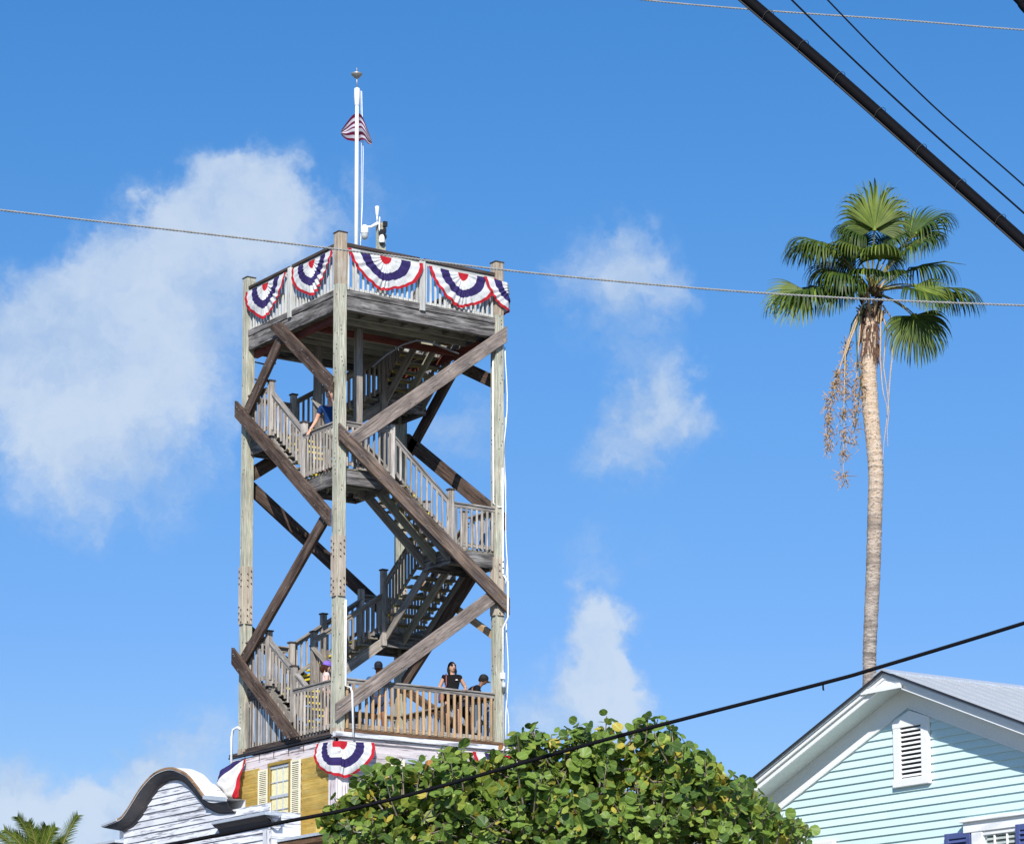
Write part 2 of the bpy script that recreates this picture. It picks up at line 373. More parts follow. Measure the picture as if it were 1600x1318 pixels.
# posts
PS = .215
for (a, b, ztop, up) in ((0, 0, 21.06, 19.92), (SA, 0, 21.11, 19.9), (0, SB, 21.07, 21.0), (SA, SB, 21.1, 20.9)):
    post = beam('corner_post', T(a, b, 10.12), T(a, b, up), PS, PS, M_POST, tower, (0, 1, 0))
    beam('post_top', T(a, b, up+.003), T(a, b, ztop), PS, PS, M_PTOP if (b == 0) else M_POST, post, (0, 1, 0))
    beam('post_cap', T(a, b, ztop+.002), T(a, b, ztop+.027), PS+.03, PS+.03, M_CAP, post, (0, 1, 0))
    z0, z1 = 13.07, 14.38
    for sx, sy in ((-1, 0), (0, -1)):
        c = (a+sx*(PS/2+.02), b+sy*(PS/2+.02))
        pl = beam('splice_plate', T(c[0], c[1], z0), T(c[0], c[1], z1), .19, .036, M_PLATE, post, (0, 1, 0) if sx else (1, 0, 0))
        if a == SA and sx: continue
        pts = []
        for zz in (z0+.08, z0+.22, z0+.36, z1-.42, z1-.28, z1-.14):
            for q in (-.05, .04):
                dz = .035 if q > 0 else -.035
                pts.append(T(c[0]+(q if sy else sx*.018), c[1]+(q if sx else sy*.018), zz+dz))
        bolts(pts, (sx, sy, 0), .013, .03, M_RUST, post)
    beam('post_base', T(a, b, 10.13), T(a, b, 10.25), PS+.02, PS+.02, M_PTOP, post, (0, 1, 0))

for (a, b, face) in ((0, 0, 'R'), (0, 0, 'L'), (0, SB, 'L'), (SA, 0, 'R'), (SA, 0, 'L')):
    pts = []; z = 10.6
    while z < 19.2:
        z += random.uniform(.25, 1.0)
        for q in range(random.choice((1, 1, 2, 3))):
            o = random.uniform(-.07, .07); zz = z+q*.09
            if zz < 13 or zz > 14.45: pts.append(T(a+o, b-PS/2, zz) if face == 'R' else T(a-PS/2, b+o, zz))
    bolts(pts, (0, -1, 0) if face == 'R' else (-1, 0, 0), .011, .012, M_RUST, tower, 'nail_heads')
for zz, l in ((19.12, .5), (18.72, .3)):
    b = MB(); b.tube([T(.1, SB-.1, zz), T(.35, SB-.15, zz-.03), T(.1+l, SB-.2, zz+.02)], .018, 6); b.build('pipe_arm', M_DARKM, tower)
# railings --------------------------------------------------------
def railing(p0, p1, outward, h=1.0, mb=M_BAL, mr=M_RAIL, mc=None, single=True, sp=.135, drop=.02, capw=.14, bal=.042, top_sub=True, bottom=.10):
    """p0,p1 floor points of one run (equal z, or along a flight's nosing line)"""
    p0 = Vector(p0); p1 = Vector(p1); up = Vector((0, 0, 1)); d = p1-p0; flat = abs(d.z) < .01
    hd = Vector((d.x, d.y, 0)).normalized(); side = Vector(outward)
    cap = MB(); M, L = beamM(p0+up*(h-.02), p1+up*(h-.02))
    ct = .038 if mc is None else .07
    r = beam('railing', p0+up*(h-.02+(ct-.038)/2), p1+up*(h-.02+(ct-.038)/2), ct, capw, mc or mr, tower)
    beam('sub_rail', p0+up*(h-.085)+side*.025, p1+up*(h-.085)+side*.025, .088, .036, mr, r)
    beam('bottom_rail', p0+up*bottom+side*.0, p1+up*bottom+side*.0, .088, .036, mr, r)
    n = max(2, int(round(Vector((d.x, d.y, 0)).length/sp)))
    st = MB() if not single else None
    for k in range(n):
        f = (k+.5)/n; p = p0.lerp(p1, f)+side*.045
        a = p+up*(bottom-.05-drop); bb = p+up*(h-.125)
        if single:
            o = beam('baluster', a, bb, bal, bal, mb, r, hd)
            if random.random() < .3: o.matrix_basis = o.matrix_basis @ Matrix.Rotation(random.uniform(-.012, .012), 4, 'Y')
        else: st.beam(a, bb, bal, bal, hd)
    if not single: tag(st.build('balusters', M_BALPZ if mb is M_BALP else M_BALZ, r), kind='stuff')
    return r
def newel(a, b, z0, z1, s=.125, mat=None):
    n = beam('newel_post', T(a, b, z0), T(a, b, z1), s, s, mat or M_BAL, tower, (0, 1, 0))
    beam('post_cap', T(a, b, z1+.002), T(a, b, z1+.03), s+.04, s+.04, M_CAP if z1 < 19 else M_RAIL, n, (0, 1, 0)); return n
# decks -----------------------------------------------------------
def landing(a0, a1, b0, b1, z, name='landing', fh=.32, bw=.14, along='a', joists=None):
    """joists, rim boards and deck boards; z = walking surface"""
    root = beam(name, T(a0, (b0+b1)/2, z-.13), T(a1, (b0+b1)/2, z-.13), .18, .045, M_JOIST, tower)
    zc = z-.04-fh/2
    for (p, q) in ((T(a0, b0, zc), T(a1, b0, zc)), (T(a0, b1, zc), T(a1, b1, zc)), (T(a0+.022, b0+.024, zc), T(a0+.022, b1-.024, zc)), (T(a1-.022, b0+.024, zc), T(a1-.022, b1-.024, zc))):
        beam('rim_board', p, q, fh, .044, M_FAS, root)
    n = max(1, int((b1-b0)/.42))
    for k in range(1, n+1):
        b = b0+(b1-b0)*k/(n+1)
        if abs(b-(b0+b1)/2) > .06: beam('joist', T(a0+.05, b, z-.13), T(a1-.05, b, z-.13), .18, .04, M_JOIST, root)
    k = 0; a = a0
    while a < a1-.05:
        w = min(bw, a1-a); beam('deck_board', T(a+w/2, b0-.015, z-.018+.002*(k % 2)), T(a+w/2, b1+.015, z-.018+.002*(k % 2)), .034, w-.012, M_DECK, root); a += w; k += 1
    return root
def flight(axis, s0, s1, l0, l1, z0, z1):
    """open wooden stairs: three stringers, treads with yellow nosings"""
    def P(s, l, z): return T(l, s, z) if axis == 'b' else T(s, l, z)
    n = 8; rise = (z1-z0)/n; run = (s1-s0)/n; sg = 1 if s1 > s0 else -1
    root = None
    for l in (l0+.03, (l0+l1)/2, l1-.03):
        o = beam('stringer' if root is not None else 'staircase', P(s0-sg*.05, l, z0-.20), P(s1, l, z1-.25), .22, .045, M_GREY if l != (l0+l1)/2 else M_JOIST, root or tower)
        root = root or o
    for k in range(n):
        zz = z0+rise*(k+1); s = s0+run*(k+.5)
        if k == n-1: break
        beam('tread', P(s+sg*.02, l0-.01, zz-.02), P(s+sg*.02, l1+.01, zz-.02), .036, abs(run)+.02, M_DECK, root)
        sn = s-run/2-sg*.012
        beam('tread_nosing', P(sn, l0-.02, zz-.018), P(sn, l1+.02, zz-.018), .05, .030, M_YEL, root)
    return root
def flight_rails(axis, s0, s1, l0, l1, z0, z1, outer, fs=True, h=.98, ext=.0):
    def P(s, l, z): return T(l, s, z) if axis == 'b' else T(s, l, z)
    for l in (l0, l1):
        od = (1 if l == l1 else -1); out = Vector((0, od, 0)) if axis == 'a' else Vector((od, 0, 0))
        isout = (l == outer)
        railing(P(s0, l, z0+.12), P(s1, l, z1-.02), out, h-.04, M_BAL, M_RAIL if isout else M_GREY, single=(isout and fs), bottom=.17)

LV = dict(L0=11.65, B0=13.07, R0=14.48, C1=15.9, L1=17.3, B1=18.6)
landing(0, SA, 0, SB, ZD, 'base_deck', .12, .14)
landing(.02, 1.12, 3.0, SB, LV['L0'])
landing(3.0, SA, 2.95, SB, LV['B0'])
landing(2.85, SA, 0, 1.12, LV['R0'])
landing(0, 1.36, 0, 1.52, LV['C1'])
landing(.02, 1.12, 3.0, SB, LV['L1'])
landing(3.0, SA, 2.95, SB, LV['B1'])
FL = [('b', 1.4, 3.0, .06, 1.12, ZD, LV['L0'], .06), ('a', 1.12, 3.0, 2.93, 3.98, LV['L0'], LV['B0'], 3.98), ('b', 2.95, 1.12, 2.98, 4.04, LV['B0'], LV['R0'], 4.04),
      ('a', 2.85, 1.36, .06, 1.12, LV['R0'], LV['C1'], .06), ('b', 1.52, 3.0, .06, 1.12, LV['C1'], LV['L1'], .06), ('a', 1.12, 3.0, 2.93, 3.98, LV['L1'], LV['B1'], 3.98),
      ('b', 2.95, 1.5, 2.98, 4.04, LV['B1'], ZT, 4.04)]
for i, (ax, s0, s1, l0, l1, z0, z1, outer) in enumerate(FL):
    flight(ax, s0, s1, l0, l1, z0, z1)
    flight_rails(ax, s0, s1, l0, l1, z0, z1, outer, fs=(ax == 'b' and outer < 1) or (ax == 'a' and outer < 1))
# landing rails (two outer sides each)
def lrail(p, q, z, out, single=True, **k): railing(T(p[0], p[1], z), T(q[0], q[1], z), out, 1.02, single=single, **k)
lrail((.0, 3.1), (.0, SB-.1), LV['L0'], (-1, 0, 0)); lrail((.1, SB), (1.1, SB), LV['L0'], (0, 1, 0), False)
lrail((3.0, SB), (SA-.1, SB), LV['B0'], (0, 1, 0), False); lrail((SA, 3.0), (SA, SB-.1), LV['B0'], (1, 0, 0), False)
lrail((SA, .1), (SA, 1.1), LV['R0'], (1, 0, 0), False); lrail((2.9, 0), (SA-.1, 0), LV['R0'], (0, -1, 0))
lrail((.1, 0), (1.32, 0), LV['C1'], (0, -1, 0)); lrail((0, .1), (0, 1.46), LV['C1'], (-1, 0, 0))
lrail((.0, 3.1), (.0, SB-.1), LV['L1'], (-1, 0, 0)); lrail((.1, SB), (1.1, SB), LV['L1'], (0, 1, 0), False)
lrail((3.0, SB), (SA-.1, SB), LV['B1'], (0, 1, 0), False); lrail((SA, 3.0), (SA, SB-.1), LV['B1'], (1, 0, 0), False)
# newels
for a, b, z0, z1 in ((.02, 3.0, LV['L1']-.1, 18.44), (.02, 1.52, LV['C1']-.05, 17.18), (1.32, .0, LV['C1']-.1, 17.0), (2.86, 0, LV['R0']-.1, 15.75),
                     (.02, 3.0, LV['L0']-.1, 12.76), (.02, 1.88, 10.6, 11.82), (1.15, 3.95, LV['L0'], 12.75), (1.15, 3.95, LV['L1'], 18.5), (1.14, 1.5, ZD, 11.5),
                     (1.14, 2.95, LV['L0']-.35, 12.85), (2.95, 2.92, LV['B0']-.35, 14.45), (2.95, 1.14, LV['R0']-.35, 15.7), (1.3, 1.14, LV['C1']-.35, 17.0), (3.0, 3.98, LV['B0'], 14.2), (3.98, 1.15, LV['R0'], 15.6), (2.0, 3.98, 12.2, 13.5)):
    newel(a, b, z0, z1, .125 if z0 != LV['C1']-.1 else .12)
for a, b, z0, z1 in ((1.2, 1.2, LV['C1']-.3, 19.4), (1.18, 2.92, LV['C1']+.5, 19.4), (2.93, 2.92, LV['C1'], 19.4)):
    beam('inner_post', T(a, b, z0), T(a, b, z1), .15, .15, M_GREY, tower, (0, 1, 0))
# base deck rails
railing(T(.12, 0, ZD-.02), T(SA-.13, 0, ZD-.02), (0, -1, 0), 1.07, M_BALW, M_RAIL, bal=.05, sp=.158, bottom=.06)
railing(T(0, .12, ZD-.02), T(0, 1.8, ZD-.02), (-1, 0, 0), 1.05, M_BAL, M_RAIL, sp=.135, bal=.04, bottom=.06)
railing(T(SA, .12, ZD), T(SA, SB-.12, ZD), (1, 0, 0), 1.05, single=False); railing(T(.12, SB, ZD), T(SA-.12, SB, ZD), (0, 1, 0), 1.05, single=False)
scr = beam('stair_screen', T(-.02, 1.95, 10.22), T(-.02, SB-.12, 10.22), .05, .05, M_CAP, tower)
for k in range(17):
    b = 1.97+k*.122; top = 10.36+min(1.0, max(.1, (b-1.6)*.85))
    if b > 3.2: top = 11.28
    beam('slat', T(-.045, b, 10.25), T(-.045, b, top), .055, .025, M_BAL if k % 3 else M_GREY, scr, (0, 1, 0))
# top platform ----------------------------------------------------
plat = beam('top_platform', T(.12, SB/2, ZT-.28), T(SA-.12, SB/2, ZT-.28), .22, .05, M_JOIST, tower)
for (p, q, h) in (((-.02, -.135), (SA+.02, -.135), 1), ((-.135, -.02), (-.135, SB+.02), 1), ((0, SB+.13), (SA, SB+.13), 1), ((SA+.13, 0), (SA+.13, SB), 1)):
    if q[1] == p[1] and p[1] < 0: p = (.11, -.03); q = (SA-.11, -.03)
    elif p[0] < 0: p = (-.03, .11); q = (-.03, SB-.11)
    beam('fascia_board', T(p[0], p[1], 19.52), T(q[0], q[1], 19.52), .31, .07, M_FAS, plat)
    off = Vector((0, -.012, 0)) if p[1] == q[1] else Vector((-.012, 0, 0))
    beam('upper_fascia_board', T(p[0], p[1], 19.755)+off, T(q[0], q[1], 19.755)+off, .14, .08, M_FAS, plat)
for k in range(9):
    b = .25+k*.44
    if abs(b-SB/2) < .03: continue
    a1 = SA-.12 if not (1.5 < b < 2.9) else 2.9
    beam('joist', T(.12, b, ZT-.28), T(a1, b, ZT-.28), .22, .045, M_JOIST, plat)
for k in range(7): beam('blocking', T(.35+k*.55, .28, ZT-.28), T(.35+k*.55, .67, ZT-.28), .2, .045, M_DECK, plat)
beam('red_beam', T(.14, .4, 19.29), T(.14, SB-.1, 19.29), .16, .09, M_RED, plat)
beam('red_beam', T(.2, 1.3, 19.30), T(SA-.1, 1.3, 19.30), .14, .09, M_RED, plat); beam('red_beam', T(SA-.2, .4, 19.29), T(SA-.2, SB-.1, 19.29), .16, .09, M_RED, plat)
a = .06; k = 0
while a < SA-.05:
    if a < 2.95: beam('deck_board', T(a+.07, .0, ZT-.14), T(a+.07, SB, ZT-.14), .034, .128, M_DECK, plat)
    else:
        beam('deck_board', T(a+.07, 0, ZT-.14), T(a+.07, 1.5, ZT-.14), .034, .128, M_DECK, plat); beam('deck_board', T(a+.07, 2.95, ZT-.14), T(a+.07, SB, ZT-.14), .034, .128, M_DECK, plat)
    a += .14
for (p, q, out, n) in (((0, 0), (SA, 0), (0, -1, 0), 2), ((0, 0), (0, SB), (-1, 0, 0), 2), ((SA, 0), (SA, SB), (1, 0, 0), 2), ((0, SB), (SA, SB), (0, 1, 0), 2)):
    P0 = Vector((p[0], p[1], 0)); P1 = Vector((q[0], q[1], 0)); mid = (P0+P1)/2; dd = (P1-P0).normalized()*.11
    front = out[0]+out[1] < 0
    for (u, v) in ((P0+dd, mid-dd*.5), (mid+dd*.5, P1-dd)):
        railing(T(u.x, u.y, ZT), T(v.x, v.y, ZT), out, 1.0, M_BALP, M_BALP, M_CAP, single=front, sp=.128, bal=.045, capw=.16, bottom=.03)
    o = Vector(out)*.055
    beam('rail_post', T(mid.x+o.x, mid.y+o.y, 19.66), T(mid.x+o.x, mid.y+o.y, 20.80), .13, .13, M_BALP, tower, (0, 1, 0))
# braces ----------------------------------------------------------
def brace(p0, p1, w, mat, face, t=.085, name='brace', nb=9, off=None, cut='vv'):
    o = .17 if off is None else off
    f = {'L': (lambda u, z: T(-o, u, z), (-1, 0, 0)), 'R': (lambda u, z: T(u, -o, z), (0, -1, 0)),
         'BL': (lambda u, z: T(u, SB+o, z), (0, 1, 0)), 'BR': (lambda u, z: T(SA+o, u, z), (1, 0, 0))}[face]
    P, Q = f[0](*p0), f[0](*p1)
    M, L = beamM(P, Q); n = Vector(f[1]); dd = (Q-P).normalized(); th = math.asin(dd.z); e = .007
    def ex(z, c): return z*math.tan(th) if c == 'v' else (-z/math.tan(th) if c == 'h' else 0)
    mb = MB(); vs = []
    for sx, c in ((-1, cut[0]), (1, cut[1])):
        for (yy, zz) in ((t/2-e, w/2), (t/2, w/2-e), (t/2, -w/2+e), (t/2-e, -w/2), (-t/2+e, -w/2), (-t/2, -w/2+e), (-t/2, w/2-e), (-t/2+e, w/2)): vs.append((sx*L/2+ex(zz, c), yy, zz))
    mb.add(vs, [(k, (k+1) % 8, 8+(k+1) % 8, 8+k) for k in range(8)]+[tuple(range(8))[::-1], tuple(range(8, 16))])
    b = mb.build(name, mat, tower, M=M)
    if face in 'LR' and nb:
        pts = []; up = Vector((0, 0, 1)); d = (Q-P).normalized(); s = (n.cross(d)).normalized()
        for k in range(nb):
            fk = .02+.96*(k+random.uniform(-.2, .2))/(nb-1) if nb > 1 else .5
            fk = min(.98, max(.02, fk)); pts.append(P.lerp(Q, fk)+n*(t/2)+s*random.choice((-1, 1))*w*random.uniform(.15, .35))
        for e in (.015, .04): pts += [P.lerp(Q, e)+n*(t/2)+s*w*.25, P.lerp(Q, 1-e)+n*(t/2)-s*w*.25]
        bolts(pts, n, .013, .014, M_BOLT, b)
    return b
W = .30
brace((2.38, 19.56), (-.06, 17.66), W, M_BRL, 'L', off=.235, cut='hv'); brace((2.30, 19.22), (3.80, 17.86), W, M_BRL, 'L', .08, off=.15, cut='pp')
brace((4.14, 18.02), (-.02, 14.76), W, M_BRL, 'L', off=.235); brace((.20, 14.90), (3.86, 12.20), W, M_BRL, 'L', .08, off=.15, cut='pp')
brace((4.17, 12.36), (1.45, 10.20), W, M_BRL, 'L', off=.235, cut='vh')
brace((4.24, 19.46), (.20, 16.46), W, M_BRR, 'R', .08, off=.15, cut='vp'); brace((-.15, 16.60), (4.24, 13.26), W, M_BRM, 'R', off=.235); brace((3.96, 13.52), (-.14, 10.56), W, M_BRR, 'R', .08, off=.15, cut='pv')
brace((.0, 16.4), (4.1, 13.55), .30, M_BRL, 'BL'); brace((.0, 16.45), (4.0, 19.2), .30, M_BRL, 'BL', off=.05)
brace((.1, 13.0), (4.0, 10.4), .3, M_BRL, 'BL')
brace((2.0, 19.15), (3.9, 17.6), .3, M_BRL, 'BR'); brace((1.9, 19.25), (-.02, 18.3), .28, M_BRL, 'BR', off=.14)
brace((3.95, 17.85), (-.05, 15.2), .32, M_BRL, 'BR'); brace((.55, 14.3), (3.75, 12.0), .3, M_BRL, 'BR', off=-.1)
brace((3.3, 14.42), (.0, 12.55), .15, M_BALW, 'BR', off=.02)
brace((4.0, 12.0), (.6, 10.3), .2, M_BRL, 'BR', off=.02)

# ------------------------------------------------------------------ tower building under the deck
bld = empty('clapboard_turret_building', (CX+2, CY+2.2, 0), 'turret building with yellow and worn white clapboard walls under the wooden tower', 'building')
XF, YF = CX-.02, CY-.03
A1, B1_ = 4.45, 4.5
cf = MB(); cf.box((XF+.0, YF-.0, 10.10), (.19, .19, .09)); cf.build('corner_block', M_PCLAP, bld)
core = MB(); core.box((XF+A1/2+.06, YF+B1_/2+.06, 4.99), (A1-.1, B1_-.1, 9.98)); core.build('wall', M_PCLAP, bld)
walls = beam('clapboard_wall', (XF+.02, YF+.1, 5.0), (XF+.02, YF+B1_-.1, 5.0), 9.9, .03, M_YCLAP, bld); walr = beam('clapboard_wall', (XF+.1, YF+.02, 5.0), (XF+A1-.1, YF+.02, 5.0), 9.9, .03, M_PCLAP, bld)
def clap(face, s0, s1, z0, z1, mat, parent, tilt=.032):
    """one lapped board: bottom edge stands proud of the top edge"""
    if s1-s0 < .03: return
    if face == 'L': p, q = Vector((XF-.018, s0, (z0+z1)/2)), Vector((XF-.018, s1, (z0+z1)/2))
    else: p, q = Vector((s0, YF-.018, (z0+z1)/2)), Vector((s1, YF-.018, (z0+z1)/2))
    o = beam('clapboard', p, q, z1-z0+.012, .016, mat, parent)
    sg = -1 if face == 'L' else 1
    o.matrix_basis = o.matrix_basis @ Matrix.Rotation(sg*tilt/(z1-z0)*1.0, 4, 'X')
Y0 = YF
WIN = (YF+1.44, YF+3.26)          # window with its shutters
z = 8.06
while z < 9.58:
    z1 = z+.168
    if z+.05 > 8.28:
        clap('L', Y0+.30, WIN[0], z, z1, M_YCLAP, walls, .05); clap('L', WIN[1], Y0+B1_-.16, z, z1, M_YCLAP, walls, .05)
    else:
        clap('L', Y0+.30, Y0+B1_-.16, z, z1, M_YCLAP, walls, .05)
    z = z1
beam('clapboard', (XF-.012, WIN[0], 9.715), (XF-.012, WIN[1], 9.715), .1, .02, M_PCLAP, walls)
for zz in (9.66, 9.79): clap('L', Y0+.02, Y0+B1_+.03, zz+.002, zz+.13, M_PCLAP, walls, .02)
z = 6.6
while z < 9.98:
    hh = .118; clap('R', CX+.28, CX+A1-.14, z, z+hh, M_PCLAP, walr); z += hh
for q in range(7):       # row of small white boards under the deck edge
    b0 = .05+q*.64; beam('frieze_board', (XF-.03, Y0+b0, 9.985), (XF-.03, Y0+b0+.62, 9.985), .12, .03, M_PCLAP, walls)
    beam('rusty_bracket', (XF-.06, Y0+b0-.01, 9.9), (XF-.06, Y0+b0-.01, 10.13), .015, .01, M_RUST, walls, (0, 1, 0))
beam('corner_board', (XF-.03, YF+.125, 6.5), (XF-.03, YF+.125, 9.66), .34, .03, M_PCLAP, bld, (0, 1, 0)); beam('corner_board', (XF+.13, YF-.03, 6.5), (XF+.13, YF-.03, 9.98), .26, .03, M_PCLAP, bld, (1, 0, 0))
beam('corner_board', (XF-.03, YF+B1_-.06, 6.5), (XF-.03, YF+B1_-.06, 9.66), .16, .03, M_PCLAP, bld, (0, 1, 0)); beam('corner_board', (XF+A1-.06, YF-.03, 6.5), (XF+A1-.06, YF-.03, 9.98), .16, .03, M_PCLAP, bld, (1, 0, 0))
beam('cornice_strip', (XF-.06, YF-.02, 10.09), (XF-.06, YF+B1_+.06, 10.09), .04, .09, M_DARKM, bld); beam('cornice_strip', (XF-.045, YF+.0, 10.15), (XF-.045, YF+B1_+.06, 10.15), .06, .09, M_CAP, bld)
beam('cornice_board', (XF-.12, YF-.07, 10.11), (XF+A1+.12, YF-.07, 10.11), .1, .14, M_WCLAP, bld); beam('cornice_board', (XF+.0, YF-.04, 10.01), (XF+A1, YF-.04, 10.01), .09, .05, M_PCLAP, bld)
beam('cornice_strip', (XF+.1, YF-.08, 10.20), (XF+A1, YF-.08, 10.20), .075, .1, M_RUSTP, bld)
# window with muntins and shutters
wy0, wy1 = CY+1.83, CY+2.80
win = beam('window', (XF-.0, (wy0+wy1)/2, 9.03), (XF-.0, (wy0+wy1)/2, 8.97), .9, .02, M_DARKM, bld, (0, 1, 0))
for (p, q, w, t, mt, n) in (((wy0+.035, 8.3), (wy0+.035, 9.72), .08, .07, M_YTRIM, 'frame'), ((wy1-.035, 8.3), (wy1-.035, 9.72), .08, .07, M_YTRIM, 'frame'), ((wy0-.0, 9.755), (wy1+.0, 9.755), .08, .09, M_YTRIM, 'frame'),
                            ((wy0+.08, 9.68), (wy1-.08, 9.68), .06, .03, M_METAL, 'sash'), ((wy0+.08, 9.03), (wy1-.08, 9.03), .07, .03, M_METAL, 'sash')):
    beam(n, (XF-.04, p[0], p[1]), (XF-.04, q[0], q[1]), w, t, mt, win, (0, 1, 0) if p[0] == q[0] else (0, 0, 1))
gy0, gy1 = wy0+.08, wy1-.08
for k in range(3):
    for r, (za, zb) in enumerate(((9.36, 9.65), (9.07, 9.34), (8.75, 9.0), (8.42, 8.73))):
        ya = gy0+(gy1-gy0)*k/3+.014; yb = gy0+(gy1-gy0)*(k+1)/3-.014
        beam('pane', (XF-.022, (ya+yb)/2, za), (XF-.022, (ya+yb)/2, zb), yb-ya, .008, M_GLASSY, win, (0, 1, 0))
for k in (1, 2): beam('muntin', (XF-.035, gy0+(gy1-gy0)*k/3, 8.4), (XF-.035, gy0+(gy1-gy0)*k/3, 9.65), .028, .02, M_METAL, win, (0, 1, 0))
for zz in (9.35, 8.74): beam('muntin', (XF-.033, gy0, zz), (XF-.033, gy1, zz), .026, .02, M_METAL, win)
beam('sill', (XF-.07, wy0-.42, 8.32), (XF-.07, wy0+.02, 8.32), .06, .12, M_YTRIM, win)
def shutter(parent, X, y0, y1, z0, z1, mat, sl=.042, frame=.05, axis='L', mid=True, t=.03):
    P = (lambda s, z, d=0: Vector((X-d, s, z))) if axis == 'L' else (lambda s, z, d=0: Vector((s, X-d, z)))
    h = (0, 1, 0) if axis == 'L' else (1, 0, 0)
    s = beam('shutter', P((y0+y1)/2, z0), P((y0+y1)/2, z1), y1-y0, .006, mat if mat is not M_SHUT else M_PCLAP, parent, h)
    for yy in (y0+frame/2, y1-frame/2): beam('stile', P(yy, z0, t/2+.004), P(yy, z1, t/2+.004), frame, t, mat, s, h)
    rails = [z0+frame/2, z1-frame/2]+([(z0+z1)/2] if mid else [])
    for zz in rails: beam('cross_rail', P(y0+frame, zz, t/2+.004), P(y1-frame, zz, t/2+.004), frame, t*.9, mat, s)
    z = z0+frame+sl/2
    while z < z1-frame-sl*.4:
        if all(abs(z-r) > frame*.6 for r in rails):
            o = beam('louvre_slat', P(y0+frame, z, t/2+.006), P(y1-frame, z, t/2+.006), sl*.86, .007, mat, s)
            o.matrix_basis = o.matrix_basis @ Matrix.Rotation(rad(38 if axis == 'L' else -38), 4, 'X')
        z += sl
    return s
shutter(bld, XF-.045, CY+1.42, CY+1.81, 8.45, 9.75, M_SHUT); shutter(bld, XF-.045, CY+2.83, CY+3.24, 8.45, 9.68, M_SHUT)
shutter(bld, YF-.045, CX+1.18, CX+1.62, 8.0, 9.66, M_SHUT, axis='R'); shutter(bld, YF-.045, CX+2.75, CX+3.15, 8.0, 9.66, M_SHUT, axis='R')
w2 = beam('window', (CX+2.19, YF-.02, 8.0), (CX+2.19, YF-.02, 9.6), 1.0, .03, M_GLASS, bld, (1, 0, 0))
beam('frame', (CX+1.65, YF-.05, 9.66), (CX+2.72, YF-.05, 9.66), .1, .06, M_METAL, w2)
for q in (1.7, 2.19, 2.68): beam('frame', (CX+q, YF-.05, 7.9), (CX+q, YF-.05, 9.6), .06, .05, M_WHITE, w2, (1, 0, 0))
# porch roof and ledge below the window
beam('ledge', (XF-.10, YF+.55, 8.16), (XF-.10, YF+2.3, 8.16), .26, .18, M_YCLAP, bld)
pr = MB(); pr.add([(29.75, 49.6, 7.86), (29.75, 53.6, 7.86), (30.9, 53.6, 8.10), (30.9, 49.6, 8.10), (29.75, 49.6, 7.80), (29.75, 53.6, 7.80), (30.9, 53.6, 8.04), (30.9, 49.6, 8.04)], [(0, 3, 2, 1), (4, 5, 6, 7), (0, 1, 5, 4), (0, 4, 7, 3), (1, 2, 6, 5), (2, 3, 7, 6)])
pr.build('porch_roof', M_METAL, bld); beam('porch_fascia', (29.8, 49.6, 7.73), (29.8, 53.6, 7.73), .12, .04, M_RUSTP, bld)
beam('porch_ceiling', (30.35, 49.7, 7.70), (30.35, 53.5, 7.70), .03, 1.1, M_RUSTP, bld)
# floodlight on the ledge
fl = empty('floodlight', (XF-.2, CY+2.2, 8.25), 'small square bronze floodlight on the ledge under the yellow wall window', 'floodlight')
b = MB(); b.box((XF-.26, CY+2.15, 8.42), (.14, .5, .22), None); b.build('housing', M_RUSTP, fl)
beam('lens', (XF-.335, CY+1.97, 8.42), (XF-.335, CY+2.33, 8.42), .15, .012, M_DARKM, fl); beam('bracket', (XF-.2, CY+2.15, 8.27), (XF-.2, CY+2.15, 8.33), .06, .05, M_DARKM, fl, (0, 1, 0))
b = MB(); b.tube([T(4.3, 1.0, 10.9), T(6.3, 1.0, 9.2)], .035, 6)
hr = b.build('stair_handrail', M_CAP); tag(hr, 'dark sloping handrail behind the right foot of the wooden tower', 'handrail')

# ------------------------------------------------------------------ parapet building
par = empty('false_front_building', (30.5, 56, 0), 'worn white clapboard building front with a bell-curved parapet and charcoal moulding', 'building')
XP = 29.60
INN = [(58.62, 8.63), (58.42, 8.66), (58.06, 8.74), (57.65, 8.95), (57.31, 9.21), (56.91, 9.44), (56.51, 9.555), (56.1, 9.57), (55.72, 9.48), (55.38, 9.30), (55.04, 9.07), (54.71, 8.85), (54.27, 8.68), (53.9, 8.60), (53.35, 8.56)]
OUTP = [(58.82, 8.755), (58.5, 8.785), (57.95, 8.84), (57.66, 8.96), (57.35, 9.16), (56.95, 9.42), (56.46, 9.635), (56.05, 9.72), (55.55, 9.725), (55.1, 9.61), (54.75, 9.47), (54.36, 9.21), (53.97, 8.93), (53.6, 8.81), (52.95, 8.78)]
def smooth(pts, n):
    out = []; P = [Vector((p[0], p[1], 0)) for p in pts]; m_ = len(P)
    for i in range(n):
        t = i/(n-1)*(m_-1); k = min(int(t), m_-2); f = t-k
        p0, p1, p2, p3 = P[max(k-1, 0)], P[k], P[k+1], P[min(k+2, m_-1)]
        q = .5*((2*p1)+(p2-p0)*f+(2*p0-5*p1+4*p2-p3)*f*f+(3*p1-p0-3*p2+p3)*f**3); out.append((q.x, q.y))
    return out
NI = 72; IN = smooth(INN, NI); OU = smooth(OUTP, NI)
XO = XP-.22
OU = [(y*1.008, 1.6+(z-1.6)*1.008) for y, z in OU]
